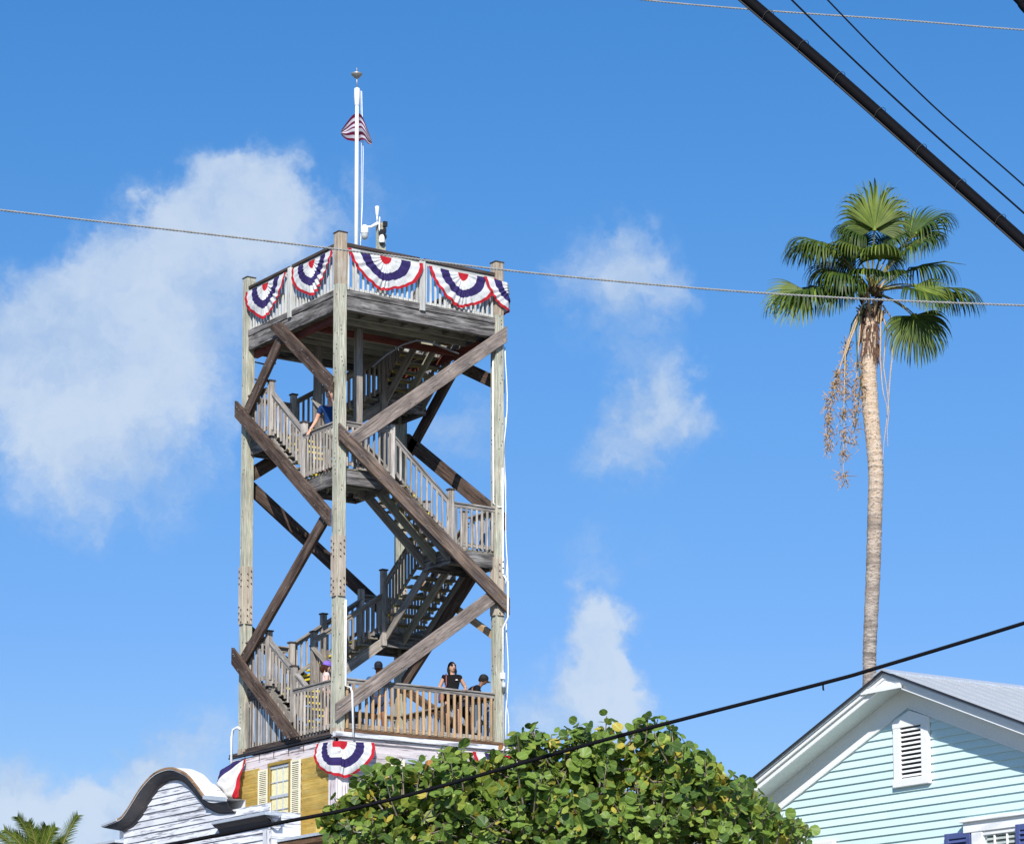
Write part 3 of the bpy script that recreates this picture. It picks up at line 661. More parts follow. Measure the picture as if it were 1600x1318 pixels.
# wall polygon and its boards
def outline_span(zz):
    ys = []
    for i in range(NI-1):
        (ya, za), (yb, zb) = IN[i], IN[i+1]
        if (za-zz)*(zb-zz) < 0: ys.append(ya+(yb-ya)*(zz-za)/(zb-za))
    return (max(ys), min(ys)) if len(ys) >= 2 else None
wl = MB(); vs = [(XP+.03, 58.6, 0)]+[(XP+.03, y, z-.01) for y, z in IN]+[(XP+.03, 51.9, 8.45), (XP+.03, 51.9, 0)]
vs2 = [(v[0]+.7, v[1], v[2]) for v in vs]; n = len(vs)
wl.add(vs+vs2, [tuple(range(n)), tuple(range(n, 2*n))[::-1]]+[(i, n+i, n+(i+1) % n, (i+1) % n) for i in range(n)])
wall_p = wl.build('wall', M_WCLAP, par)
z = 6.5; k = 0
while z < 9.55:
    z1 = z+.152
    s0, s1 = ((58.6, 51.9), (58.6, 51.9)) if z1 < 8.66 else (outline_span(z), outline_span(min(z1, 9.55)))
    if z < 8.66 <= z1: s0 = (58.4, 54.0); s1 = outline_span(z1)
    if s0 and s1:
        b = MB(); e = .0
        ya0, yb0 = s0; ya1, yb1 = s1
        vs = [(XP-.032, ya0, z), (XP-.032, yb0, z), (XP-.002, yb1, z1+.006), (XP-.002, ya1, z1+.006), (XP+.01, ya0, z), (XP+.01, yb0, z), (XP+.01, yb1, z1+.006), (XP+.01, ya1, z1+.006)]
        c = Vector((XP, (ya0+yb0)/2, z)); Mr = Matrix.Translation(c) @ Matrix.Rotation(rad(90), 4, 'Z'); Mi = Mr.inverted()
        b.add([Mi @ Vector(v) for v in vs], [(0, 1, 2, 3), (4, 7, 6, 5), (0, 4, 5, 1), (1, 5, 6, 2), (2, 6, 7, 3), (3, 7, 4, 0)]); b.build('clapboard', M_WCLAP, wall_p, M=Mr)
    z = z1
# concave charcoal moulding swept from the wall to the outer edge
mb_ = MB(); K = 7; rows = []
for i in range(NI):
    row = []
    for k in range(K):
        f = k/(K-1); g = f**1.7
        x = XP-.03+(XO-XP+.03)*f; y = IN[i][0]+(OU[i][0]-IN[i][0])*g; zz = IN[i][1]+(OU[i][1]-.05-IN[i][1])*g
        row.append((x, y, zz))
    rows.append(row)
vs = [p for r in rows for p in r]
mb_.add(vs, [(i*K+k, (i+1)*K+k, (i+1)*K+k+1, i*K+k+1) for i in range(NI-1) for k in range(K-1)])
mb_.build('cornice_moulding', M_MOULD, par, smooth=True)
bd = MB(); bd.tube([(XP-.03, y, z) for y, z in IN], .028, 6); bd.build('bead', M_MOULD, par)
tp = MB(); tv = []
for i in range(NI): y, z = OU[i]; tv += [(XO-.01, y, z-.05), (XO-.01, y, z), (XO+.02, y, z+.012), (XP+.22, y, z+.014), (XP+.22, y, z-.3)]
tp.add(tv, [(i*5+k, (i+1)*5+k, (i+1)*5+k+1, i*5+k+1) for i in range(NI-1) for k in range(4)]); tp.build('curved_top_sheet', M_SHEET, par, smooth=False)
i0, i1 = int(NI*.12), int(NI*.88)
ed = MB(); ev = []
for i in range(i0, i1): y, z = OU[i]; ev += [(XO-.022, y, z-.03), (XO-.022, y, z+.012), (XO+.03, y, z+.02)]
ed.add(ev, [(i*3+k, (i+1)*3+k, (i+1)*3+k+1, i*3+k+1) for i in range(i1-i0-1) for k in range(2)]); ed.build('copper_edge_strip', M_COPPER, par)
beam('edge_flashing', (XO-.03, OU[61][0], OU[61][1]-.01), (XO-.03, OU[-1][0], OU[-1][1]-.01), .09, .03, M_METAL, par); beam('edge_flashing', (XO-.03, OU[0][0], OU[0][1]-.01), (XO-.03, OU[9][0], OU[9][1]-.01), .06, .03, M_METAL, par)
# lower cornices
def boxcornice(y0, y1, z, name='lower_cornice'):
    b = MB(); c0, c1 = y0, y1
    prof = [(XP-.02, z-.25), (XP-.06, z-.23), (XP-.10, z-.15), (XP-.20, z-.10), (XP-.24, z-.06)]
    vs = [(x, y, q) for y in (c0, c1) for x, q in prof]; K = len(prof)
    b.add(vs, [(k, K+k, K+k+1, k+1) for k in range(K-1)])
    b.add([(XP+.15, c1, z-.06)]+[(x, c1, q) for x, q in prof]+[(XP+.15, c1, z-.25)], [tuple(range(K+2))])
    o = b.build(name, M_MOULD, par); beam('flashing', (XP-.05, y0, z-.03), (XP-.05, y1-.04, z-.03), .065, .42, M_METAL, o); return o
boxcornice(54.0, 51.72, 8.40); boxcornice(66, 58.62, 8.42)
beam('corner_board', (XP-.045, 52.0, 5), (XP-.045, 52.0, 8.05), .22, .04, M_WCLAP, par, (0, 1, 0))
lw = MB(); lw.box((XP+.4, 62.6, 4.0), (.7, 6.9, 8.0)); lw.build('side_wall', M_WCLAP, par)

# ------------------------------------------------------------------ aqua house
hs = empty('aqua_clapboard_house', (32, 31, 0), 'aqua clapboard gable house with white trim and a ribbed metal roof', 'house')
XW, YA, ZA, PT = 28.5, 31.03, 7.9, .391      # wall plane, apex, pitch
HO = .42; PTS = {-1: .391, 1: .414}
hw = MB(); hv = [(XW+.03, YA-5, 0), (XW+.03, YA-5, ZA-PT*5+.1), (XW+.03, YA, ZA+.1), (XW+.03, YA+5, ZA-PTS[1]*5+.1), (XW+.03, YA+5, 0)]
hv2 = [(v[0]+13, v[1], v[2]) for v in hv]
hw.add(hv+hv2, [(0, 1, 2, 3, 4), (9, 8, 7, 6, 5)]+[(i, 5+i, 5+(i+1) % 5, (i+1) % 5) for i in range(5)]); wall_h = hw.build('wall', M_BLUE, hs)
z = 4.88; EXP = .1195
while z < ZA:
    z1 = z+EXP; w0 = min((ZA-z)/PT, 4.95); w1 = min(max(.0, (ZA-z1)/PT), 4.95); v0 = min((ZA-z)/PTS[1], 4.95); v1 = min(max(.0, (ZA-z1)/PTS[1]), 4.95)
    segs = [(YA-w0, YA+v0, YA-w1, YA+v1)]
    if w0 > .9 and random.random() < .55:
        q = YA+random.uniform(-.75, .75)*w1; segs = [(YA-w0, q-.0025, YA-w1, q-.0025), (q+.0025, YA+v0, q+.0025, YA+v1)]
    for s in segs:
        b = MB(); Xo, Xi = XW-.030, XW-.002
        vs = [(Xo, s[1], z), (Xo, s[0], z), (Xi, s[2], z1+.004), (Xi, s[3], z1+.004), (XW+.025, s[1], z), (XW+.025, s[0], z), (XW+.025, s[2], z1+.004), (XW+.025, s[3], z1+.004)]
        c = Vector((XW, YA, z)); b.add([Vector(v)-c for v in vs], [(0, 1, 2, 3), (4, 7, 6, 5), (0, 4, 5, 1), (1, 5, 6, 2), (2, 6, 7, 3), (3, 7, 4, 0)])
        b.build('clapboard', M_BLUE, wall_h, M=Matrix.Translation(c))
    z = z1
# frieze boards against the wall, soffit, rake fascia, roof
FR = .37
for sg in (-1, 1):
    def Q(x, w, dz): return Vector((x, YA+sg*w, ZA-PTS[sg]*w+dz))
    def plank(name, x0, x1, za, zb, w0, w1, mat):
        b = MB(); vs = [Q(x, w, dz) for x in (x0, x1) for w in (w0, w1) for dz in (za, zb)]
        b.add(vs, [(0, 1, 3, 2), (4, 6, 7, 5), (0, 4, 5, 1), (2, 3, 7, 6), (0, 2, 6, 4), (1, 5, 7, 3)]); return b.build(name, mat, hs)
    plank('frieze_board', XW-.045, XW+.01, 0, FR, 0, 5.4, M_WTRIM)
    plank('frieze_lip', XW-.052, XW-.046, .0, .035, .02, 5.4, M_WTRIM)
    plank('soffit', XW-HO+.02, XW-.047, .345, .37, 0, 5.5, M_SOFF)
    plank('rake_board', XW-HO-.012, XW-HO+.018, .325, .435, 0, 5.5, M_WTRIM)
    plank('rake_trim', XW-HO-.05, XW-HO-.013, .405, .46, 0, 5.5, M_WTRIM)
    plank('drip_edge', XW-HO-.075, XW-HO+.3, .462, .482, 0, 5.6, M_METAL)
    rf = plank('roof', XW-HO-.09, XW+13.3, .485, .515, 0, 5.6, M_ROOFM)
    plank('roof_edge', XW-HO-.105, XW-HO-.092, .485, .52, 0, 5.6, M_DARKM)
    x = XW-HO+.06
    for k in range(40):
        b = MB(); vs = [Q(xx, w, dz) for xx in (x-.012, x+.012) for w in (.195, 5.6) for dz in (.516, .538)]
        b.add(vs, [(0, 1, 3, 2), (4, 6, 7, 5), (0, 4, 5, 1), (2, 3, 7, 6), (0, 2, 6, 4), (1, 5, 7, 3)]); b.build('standing_seam', M_ROOFM, rf); x += .325
    plank('ridge_cap', XW-HO-.13, XW+13.3, .517, .545, 0, .19, M_METAL)
# small tie board across the peak
b = MB(); b.box((XW-HO-.055, YA+.10, ZA+.26), (.03, .86, .075), Matrix.Identity(4)); b.build('peak_tie_board', M_WTRIM, hs)
b = MB(); b.add([(XW-HO-.035, YA-.38, ZA+.26), (XW-HO-.035, YA+.38, ZA+.26), (XW-HO-.035, YA, ZA+.42)], [(0, 1, 2)]); b.add([(XW-HO-.03, YA-.38, ZA+.26), (XW-HO-.03, YA+.38, ZA+.26), (XW-HO-.03, YA, ZA+.42)], [(0, 2, 1)]); b.build('peak_panel', M_WTRIM, hs)
# gable vent
YV = YA-.075
gv = empty_ = beam('gable_vent', (XW-.03, YV, 6.86), (XW-.03, YV, 7.66), .5, .02, M_DARKM, hs, (0, 1, 0))
for yy in (YV-.30, YV+.30): beam('frame', (XW-.05, yy, 6.80), (XW-.05, yy, 7.68), .15, .06, M_WTRIM, gv, (0, 1, 0))
beam('frame', (XW-.055, YV-.385, 6.80), (XW-.055, YV+.385, 6.80), .12, .07, M_WTRIM, gv)
b = MB(); hp = [(YV-.378, 7.62), (YV+.375, 7.62), (YV+.375, 7.72), (YV, 7.85), (YV-.375, 7.72)]
b.add([(XW-.084, y, z) for y, z in hp]+[(XW-.02, y, z) for y, z in hp], [(0, 1, 2, 3, 4), (9, 8, 7, 6, 5)]+[(i, 5+i, 5+(i+1) % 5, (i+1) % 5) for i in range(5)]); b.build('frame_head', M_WTRIM, gv)
for k in range(11):
    zz = 6.895+k*.068; o = beam('louvre_slat', (XW-.055, YV-.225, zz), (XW-.055, YV+.225, zz), .040, .010, M_WTRIM, gv)
    o.matrix_basis = o.matrix_basis @ Matrix.Rotation(rad(32), 4, 'X')
# window at the lower right with indigo shutters
wy = (28.78, 29.62)
hwn = beam('window', (XW-.02, 29.08, 4.6), (XW-.02, 29.08, 5.86), .74, .02, M_GLASS, hs, (0, 1, 0))
beam('head_board', (XW-.06, 28.2, 6.01), (XW-.06, 29.86, 6.01), .15, .08, M_WTRIM, hwn); beam('head_cap', (XW-.085, 28.15, 6.10), (XW-.085, 29.9, 6.10), .03, .13, M_WTRIM, hwn)
beam('frame', (XW-.055, 29.60, 4.5), (XW-.055, 29.60, 5.93), .22, .07, M_WTRIM, hwn, (0, 1, 0)); beam('frame', (XW-.055, 28.56, 4.5), (XW-.055, 28.56, 5.93), .22, .07, M_WTRIM, hwn, (0, 1, 0))
beam('frame', (XW-.05, 28.6, 5.905), (XW-.05, 29.5, 5.905), .06, .05, M_WTRIM, hwn)
for q in (29.28, 29.03, 28.8): beam('muntin', (XW-.045, q, 4.6), (XW-.045, q, 5.88), .03, .03, M_WTRIM, hwn, (0, 1, 0))
for k in range(12):
    o = beam('blind_slat', (XW-.033, 28.72, 5.82-k*.07), (XW-.033, 29.45, 5.82-k*.07), .05, .006, M_BLIND, hwn); o.matrix_basis = o.matrix_basis @ Matrix.Rotation(rad(25), 4, 'X')
shutter(hs, XW-.05, 29.74, 30.27, 4.6, 5.96, M_INDIGO, .07, .085, 'L', False, .035)
shutter(hs, XW-.10, 27.95, 28.78, 4.6, 5.96, M_INDIGO, .07, .085, 'L', False, .035)
w3 = beam('window', (XW-.03, 33.1, 4.8), (XW-.03, 33.1, 5.95), .7, .02, M_GLASS, hs, (0, 1, 0)); beam('head_board', (XW-.06, 32.7, 6.03), (XW-.06, 33.5, 6.03), .12, .08, M_WTRIM, w3)

# ------------------------------------------------------------------ bunting
C_RED, C_BLU, C_WHT = cloth('red_cloth', (.50, .022, .035), .12), cloth('navy_cloth', (.036, .026, .115), .10), cloth('white_cloth', (.72, .72, .72), .18)
def bunting(path, z0, z1, h, label, out=.13, group='patriotic bunting fans', seed=0, sag=.03, dip=0.0, bulge=.05, bands=(.24, .51, .73, .94)):
    """pleated half-round fan hung along path [(x,y),...] (counter of the wall's outward side)"""
    rnd = random.Random(seed); P = [Vector((p[0], p[1], 0)) for p in path]
    seg = [(P[i+1]-P[i]).length for i in range(len(P)-1)]; L = sum(seg)
    def at(s):
        s = max(0, min(L, s)); k = 0
        while k < len(seg)-1 and s > seg[k]: s -= seg[k]; k += 1
        d = (P[k+1]-P[k])/seg[k]; return P[k]+d*s, Vector((d.y, -d.x, 0))
    NR, NA = 26, 150; v = []; f = []; mi = []
    ph = rnd.uniform(0, 6); npl = 13
    for i in range(NR+1):
        r = i/NR
        for j in range(NA+1):
            th = math.pi*j/NA; rc = r*math.cos(th); u = .5-.5*math.copysign(abs(rc)**1.28, rc); s = u*L
            wob = 1+.035*math.sin(5*th+ph)*r
            drop = h*r*(math.sin(th)**1.0)*wob+sag*math.sin(math.pi*u)
            p, n = at(s)
            pw = 2*npl*th+ph+1.6*math.sin(3*th+ph)+.9*math.sin(7*th+2*ph); am = .55+.6*noise.noise(Vector((th*3, seed*1.7, r)))
            pl = math.sin(pw)*.026*am*min(1, r*2.0)+.030*noise.noise(Vector((s*4, drop*4, seed)))+.012*noise.noise(Vector((s*13, drop*9, seed+5)))
            o = out+bulge*math.sin(math.pi*min(1, drop/h if h else 0))*r+pl*(.4+.6*math.sin(th))
            zz = z0+(z1-z0)*u-drop+.008*math.sin(pw)*r*am+.02*noise.noise(Vector((th*5, seed, 3)))*r
            v.append((p.x+n.x*o, p.y+n.y*o, zz))
    for i in range(NR):
        r = (i+.5)/NR; m_ = 0 if r < bands[0] else 1 if r < bands[1] else 2 if r < bands[2] else 1 if r < bands[3] else 0
        for j in range(NA): f.append((i*(NA+1)+j, i*(NA+1)+j+1, (i+1)*(NA+1)+j+1, (i+1)*(NA+1)+j)); mi.append(m_)
    b = MB(); b.v = v; b.f = f; b.mi = mi
    o = b.build('bunting', [C_RED, C_WHT, C_BLU], smooth=True); tag(o, label, 'bunting', group); return o
def TT(*ab): return [(CX+a, CY+b) for a, b in ab]
bunting(TT((0, 3.95), (0, 2.12)), 20.72, 20.74, .78, 'bunting fan beside the left corner post of the top platform', seed=1)
bunting(TT((0, 1.86), (0, .12)), 20.74, 20.71, .78, 'bunting fan just left of the front corner post on the top platform', seed=2)
bunting(TT((.11, 0), (2.04, 0)), 20.74, 20.72, .76, 'widest bunting fan, right of the front corner post on the top platform', seed=3)
bunting(TT((2.2, 0), (4.0, 0)), 20.70, 20.72, .78, 'bunting fan on the right half of the platform railing, beside the wrapped one', seed=4)
bunting(TT((3.65, -.06), (4.28, -.06), (4.28, .9)), 20.71, 20.66, .68, 'bunting wrapped around the top of the right corner post', seed=5, out=.1)
bunting(TT((-.06, .62), (-.06, -.09), (.80, -.09)), 9.98, 9.98, .76, 'bunting wrapped around the building corner below the wooden deck', seed=6, out=.08, bulge=.12)
def corner_fan():
    top = atX(384, 1184, XF-.10); wl = Vector((0, 1, 0)); rn = random.Random(5); b = MB(); NR, NA = 22, 70
    KB = smooth([(.42, -.02), (.62, -.22), (.66, -.45), (.52, -.78), (.28, -.90), (.12, -.86)], NA+1); KO = smooth([(.12, 0), (.30, 0), (.42, 0), (.34, 0), (.18, 0), (.10, 0)], NA+1)
    for i in range(NR+1):
        r = i/NR
        for j in range(NA+1):
            u = j/NA; q = math.sin(r*math.pi*.5)
            b.v.append(tuple(top+Vector((-.02-KO[j][0]*math.sin(math.pi*min(1, r*.75))-.030*math.sin(26*u+3*r)*r-.05*noise.noise(Vector((u*9, r*5, 2))), KB[j][0]*r*1.0, KB[j][1]*q-.02))))
    for i in range(NR):
        for j in range(NA):
            u = (j+.5)/NA; b.f.append((i*(NA+1)+j, i*(NA+1)+j+1, (i+1)*(NA+1)+j+1, (i+1)*(NA+1)+j)); b.mi.append(1 if u < .05 else 2 if u < .44 else 1 if u < .78 else 0)
    o = b.build('bunting', [C_RED, C_WHT, C_BLU], smooth=True); tag(o, 'billowing bunting on the far left edge of the yellow wall', 'bunting', 'patriotic bunting fans')
corner_fan()
bunting(TT((3.3, -.14), (4.5, -.14), (4.5, .6)), 9.98, 9.98, .75, 'bunting at the right building corner, mostly hidden by leaves', seed=8, out=.06)

# ------------------------------------------------------------------ flagpole, flag, camera mast, pipes
fpx, fpy = CX+1.62, CY+2.0
fp = empty('flagpole', (fpx, fpy, ZT), 'white flagpole with a disc finial and halyard rising from the top platform', 'flagpole')
b = MB(); b.tube([(fpx, fpy, ZT), (fpx, fpy, 23), (fpx, fpy, 25.22)], [.054, .048, .042], 10); b.build('pole', M_WHITE, fp, smooth=True)
b = MB(); b.lathe([(.0, 25.33), (.065, 25.30), (.07, 25.1), (.052, 24.9)], 12, Matrix.Translation((fpx, fpy, 0))); b.build('truck', M_WHITE, fp, smooth=True)
b = MB(); b.tube([(fpx, fpy, 25.3), (fpx-.01, fpy, 25.62)], .012, 6); b.lathe([(.0, 25.54), (.05, 25.55), (.13, 25.63), (.135, 25.65), (.05, 25.67), (.02, 25.68), (.012, 25.78), (0, 25.8)], 16, Matrix.Translation((fpx-.01, fpy, 0))); b.build('finial', M_BOLT, fp, smooth=True)
b = MB(); b.tube([(fpx+.10, fpy-.04, 25.25), (fpx+.14, fpy-.05, 23.8), (fpx+.13, fpy-.05, 22.6), (fpx+.08, fpy-.05, 21.7)], .008, 5)
b.tube([(fpx+.07, fpy-.05, 25.25), (fpx+.09, fpy-.05, 24.2), (fpx+.1, fpy-.05, 21.9), (fpx+.05, fpy-.05, 21.2)], .006, 5); b.build('halyard', M_PVC, fp)
R_, U_ = Vector((CR.x, CR.y, 0)).normalized(), Vector((0, 0, 1))
def flagpts():
    # columns of (x, ztop, zbottom, depth) in metres about the pole, from the left tip to the right tip
    return [(-.40, 24.38, 24.30, .22), (-.28, 24.58, 24.20, .26), (-.13, 24.73, 24.13, .16), (0, 24.75, 24.08, .09), (.08, 24.64, 24.06, -.08), (.16, 24.45, 24.03, -.14), (.24, 24.25, 23.97, -.05), (.31, 24.10, 24.00, .04)]
FPT = smooth([(a, b) for a, b, c, d in flagpts()], 40); FPB = smooth([(a, c) for a, b, c, d in flagpts()], 40); FPD = smooth([(a, d) for a, b, c, d in flagpts()], 40)
b = MB(); NV = 26
for i in range(40):
    for j in range(NV+1):
        f = j/NV; xx = FPT[i][0]; zt = FPT[i][1]; zb = FPB[i][1]; shear = .0
        p = Vector((fpx, fpy, 0))+R_*(xx+.03)+U_*(zt+(zb-zt)*f)+Vector((CF.x, CF.y, 0)).normalized()*(FPD[i][1]+.03*math.sin(9*f+4*xx))
        b.v.append(tuple(p))
for i in range(39):
    for j in range(NV):
        # stripes run outward and downward from the pole on both folds
        f = (j+.5)/NV; k = int(f*9)
        b.f.append((i*(NV+1)+j, i*(NV+1)+j+1, (i+1)*(NV+1)+j+1, (i+1)*(NV+1)+j)); b.mi.append(k % 2)
fg = b.build('flag', [cloth('flag_red', (.13, .010, .040), .15), cloth('flag_white', (.52, .50, .58), .15)], smooth=True); tag(fg, 'small folded American flag with red and white stripes hanging from the white pole', 'flag')
# camera mast
mp = atY(595, 380, CY+1.6); mz = atY(597, 392, CY+1.6).z-.1; mt = atY(597, 349, CY+1.6).z
ms = empty('camera_mast', (mp.x, mp.y, ZT), 'short wooden mast with dome camera, lamp and antenna above the top platform', 'camera mast')
b = MB(); b.box((mp.x, mp.y, (ZT+mt)/2), (.16, .16, mt-ZT)); b.build('mast_post', M_POST, ms)
def rel(dx, dz, dd=0): return Vector((mp.x, mp.y, mt))+R_*dx+U_*dz-Vector((CF.x, CF.y, 0)).normalized()*dd
b = MB(); b.tube([rel(-.08, .0, .12), rel(-.08, .15, .12)], .02, 8); b.lathe([(.02, .12), (.035, .15), (.05, .32), (.045, .35), (0, .36)], 12, Matrix.Translation(rel(-.08, 0, .12))); b.build('antenna', M_PVC, ms, smooth=True)
b = MB(); b.tube([rel(-.05, -.03, .1), rel(-.22, -.12, .1), rel(-.34, -.12, .1)], [.045, .03, .025], 8); b.build('bracket_arm', M_PVC, ms)
b = MB(); b.lathe([(0, .03), (.05, .02), (.085, -.07), (.092, -.16), (.088, -.17)], 16, Matrix.Translation(rel(-.36, -.1, .1))); b.build('camera_housing', M_PVC, ms, smooth=True)
b = MB(); b.lathe([(.085, -.175), (.08, -.24), (.05, -.3), (0, -.32)], 16, Matrix.Translation(rel(-.36, -.1, .1))); b.build('camera_dome', plain('dome_plastic', (.5, .52, .54), .15, 0, .7), ms, smooth=True)
b = MB(); b.box(rel(.02, -.25, .12), (.1, .1, .1)); b.box(rel(.10, -.05, .08), (.09, .06, .12)); b.box(rel(.09, -.2, .08), (.06, .05, .1)); b.box(rel(.10, -.33, .05), (.05, .05, .08)); b.build('junction_boxes', M_DARKM, ms)
b = MB(); b.lathe([(.03, -.30), (.06, -.36), (.075, -.46), (.06, -.5)], 12, Matrix.Translation(rel(.03, 0, .12))); b.build('lamp_shade', M_PVC, ms, smooth=True)
b = MB(); b.lathe([(.058, -.5), (.05, -.53), (0, -.54)], 12, Matrix.Translation(rel(.03, 0, .12))); b.build('lamp_lens', M_DARKM, ms)
b = MB(); b.tube([rel(-.02, .1, .13), rel(-.03, -.15, .14), rel(.0, -.3, .13)], .016, 6); b.build('cable', M_PVC, ms)
# pipes on the right front post
def pipe(pts, r, label, name='conduit', mat=M_PVC, grp='white pipes and cables on the right post', n=6):
    b = MB(); b.tube(pts, r, n); o = b.build(name, mat, smooth=True); tag(o, label, 'pipe' if name == 'conduit' else 'cable', grp); return o
pipe([T(SA-.13, -.02, 18.9), T(SA-.13, -.02, 15.6), T(SA-.05, -.13, 15.5), T(SA+.08, -.13, 15.52)], .016, 'thin white conduit along the left edge of the right corner post')
pipe([T(SA+.05, -.135, 16.4), T(SA+.05, -.135, 14.0), T(SA+.05, -.33, 13.8), T(SA+.05, -.33, 13.0), T(SA+.05, -.14, 12.8), T(SA+.05, -.14, 10.1)], .024, 'straight white conduit running down the face of the right corner post')
def sway(a0, b0, zt, zb, amp, seed, n=26):
    rnd = random.Random(seed); return [T(a0+amp*(.5+noise.noise(Vector((i*.23, seed, 0)))), b0, zt+(zb-zt)*i/(n-1)) for i in range(n)]
pipe(sway(SA+.12, -.05, 19.2, 10.2, .16, 3.3), .014, 'loose white cable hanging beside the right corner post', 'loose_cable')
pipe(sway(SA+.14, .0, 17.6, 10.3, .14, 9.1), .011, 'second, thinner white cable swaying outside the right corner post', 'loose_cable')
pipe([T(.11, -.12, 13.0), T(.11, -.12, 11.15), T(.22, -.15, 11.12), T(.24, -.19, 11.0), T(.24, -.24, 10.05)], .024, 'white conduit down the front corner post, stepping over the brace end', grp=None)
pipe([T(-.15, 4.35, 9.6), T(-.15, 4.35, 10.55), T(-.15, 4.28, 10.72), T(-.12, 4.12, 10.75), T(-.1, 4.02, 10.7)], .03, 'white pipe bending over the left foot of the wooden tower', grp=None)
for (a, b_, z) in ((SA+.13, -.1, 11.5), (SA+.13, -.1, 11.3)):
    pass
b = MB(); b.box(T(SA+.03, -.15, 11.72), (.09, .06, .14)); b.build('box', M_PVC)
bx = bpy.data.objects['box']; bx.name = 'electrical_box'; tag(bx, 'small white electrical box low on the right corner post', 'box')
lampo = empty('post_lamp', T(SA+.03, -.19, 11.5), 'small grey lamp just under the white box on the right post', 'lamp')
b = MB(); b.lathe([(.02, 0), (.05, -.03), (.055, -.1), (.05, -.12)], 10, Matrix.Translation(T(SA+.03, -.19, 11.58))); b.build('lamp_body', M_METAL, lampo, smooth=True)
b = MB(); b.lathe([(.05, -.12), (.045, -.22), (.02, -.26), (0, -.27)], 10, Matrix.Translation(T(SA+.03, -.19, 11.58))); b.build('lamp_globe', M_GLASS, lampo, smooth=True)
arc = [T(1.25+.0*i, 1.2, 18.5) for i in range(1)]
pts = [T(1.45, 1.0, 18.55), T(1.75, .9, 18.85), T(2.05, .7, 19.08), T(2.3, .5, 19.17), T(2.6, .4, 19.14), T(3.3, .35, 18.98)]
pipe(pts, .022, 'bent grey conduit arching under the top platform', mat=plain('conduit_steel', (.25, .24, .23), .6, .3), grp=None)
for k, zz in enumerate((19.05, 18.45)):
    pass

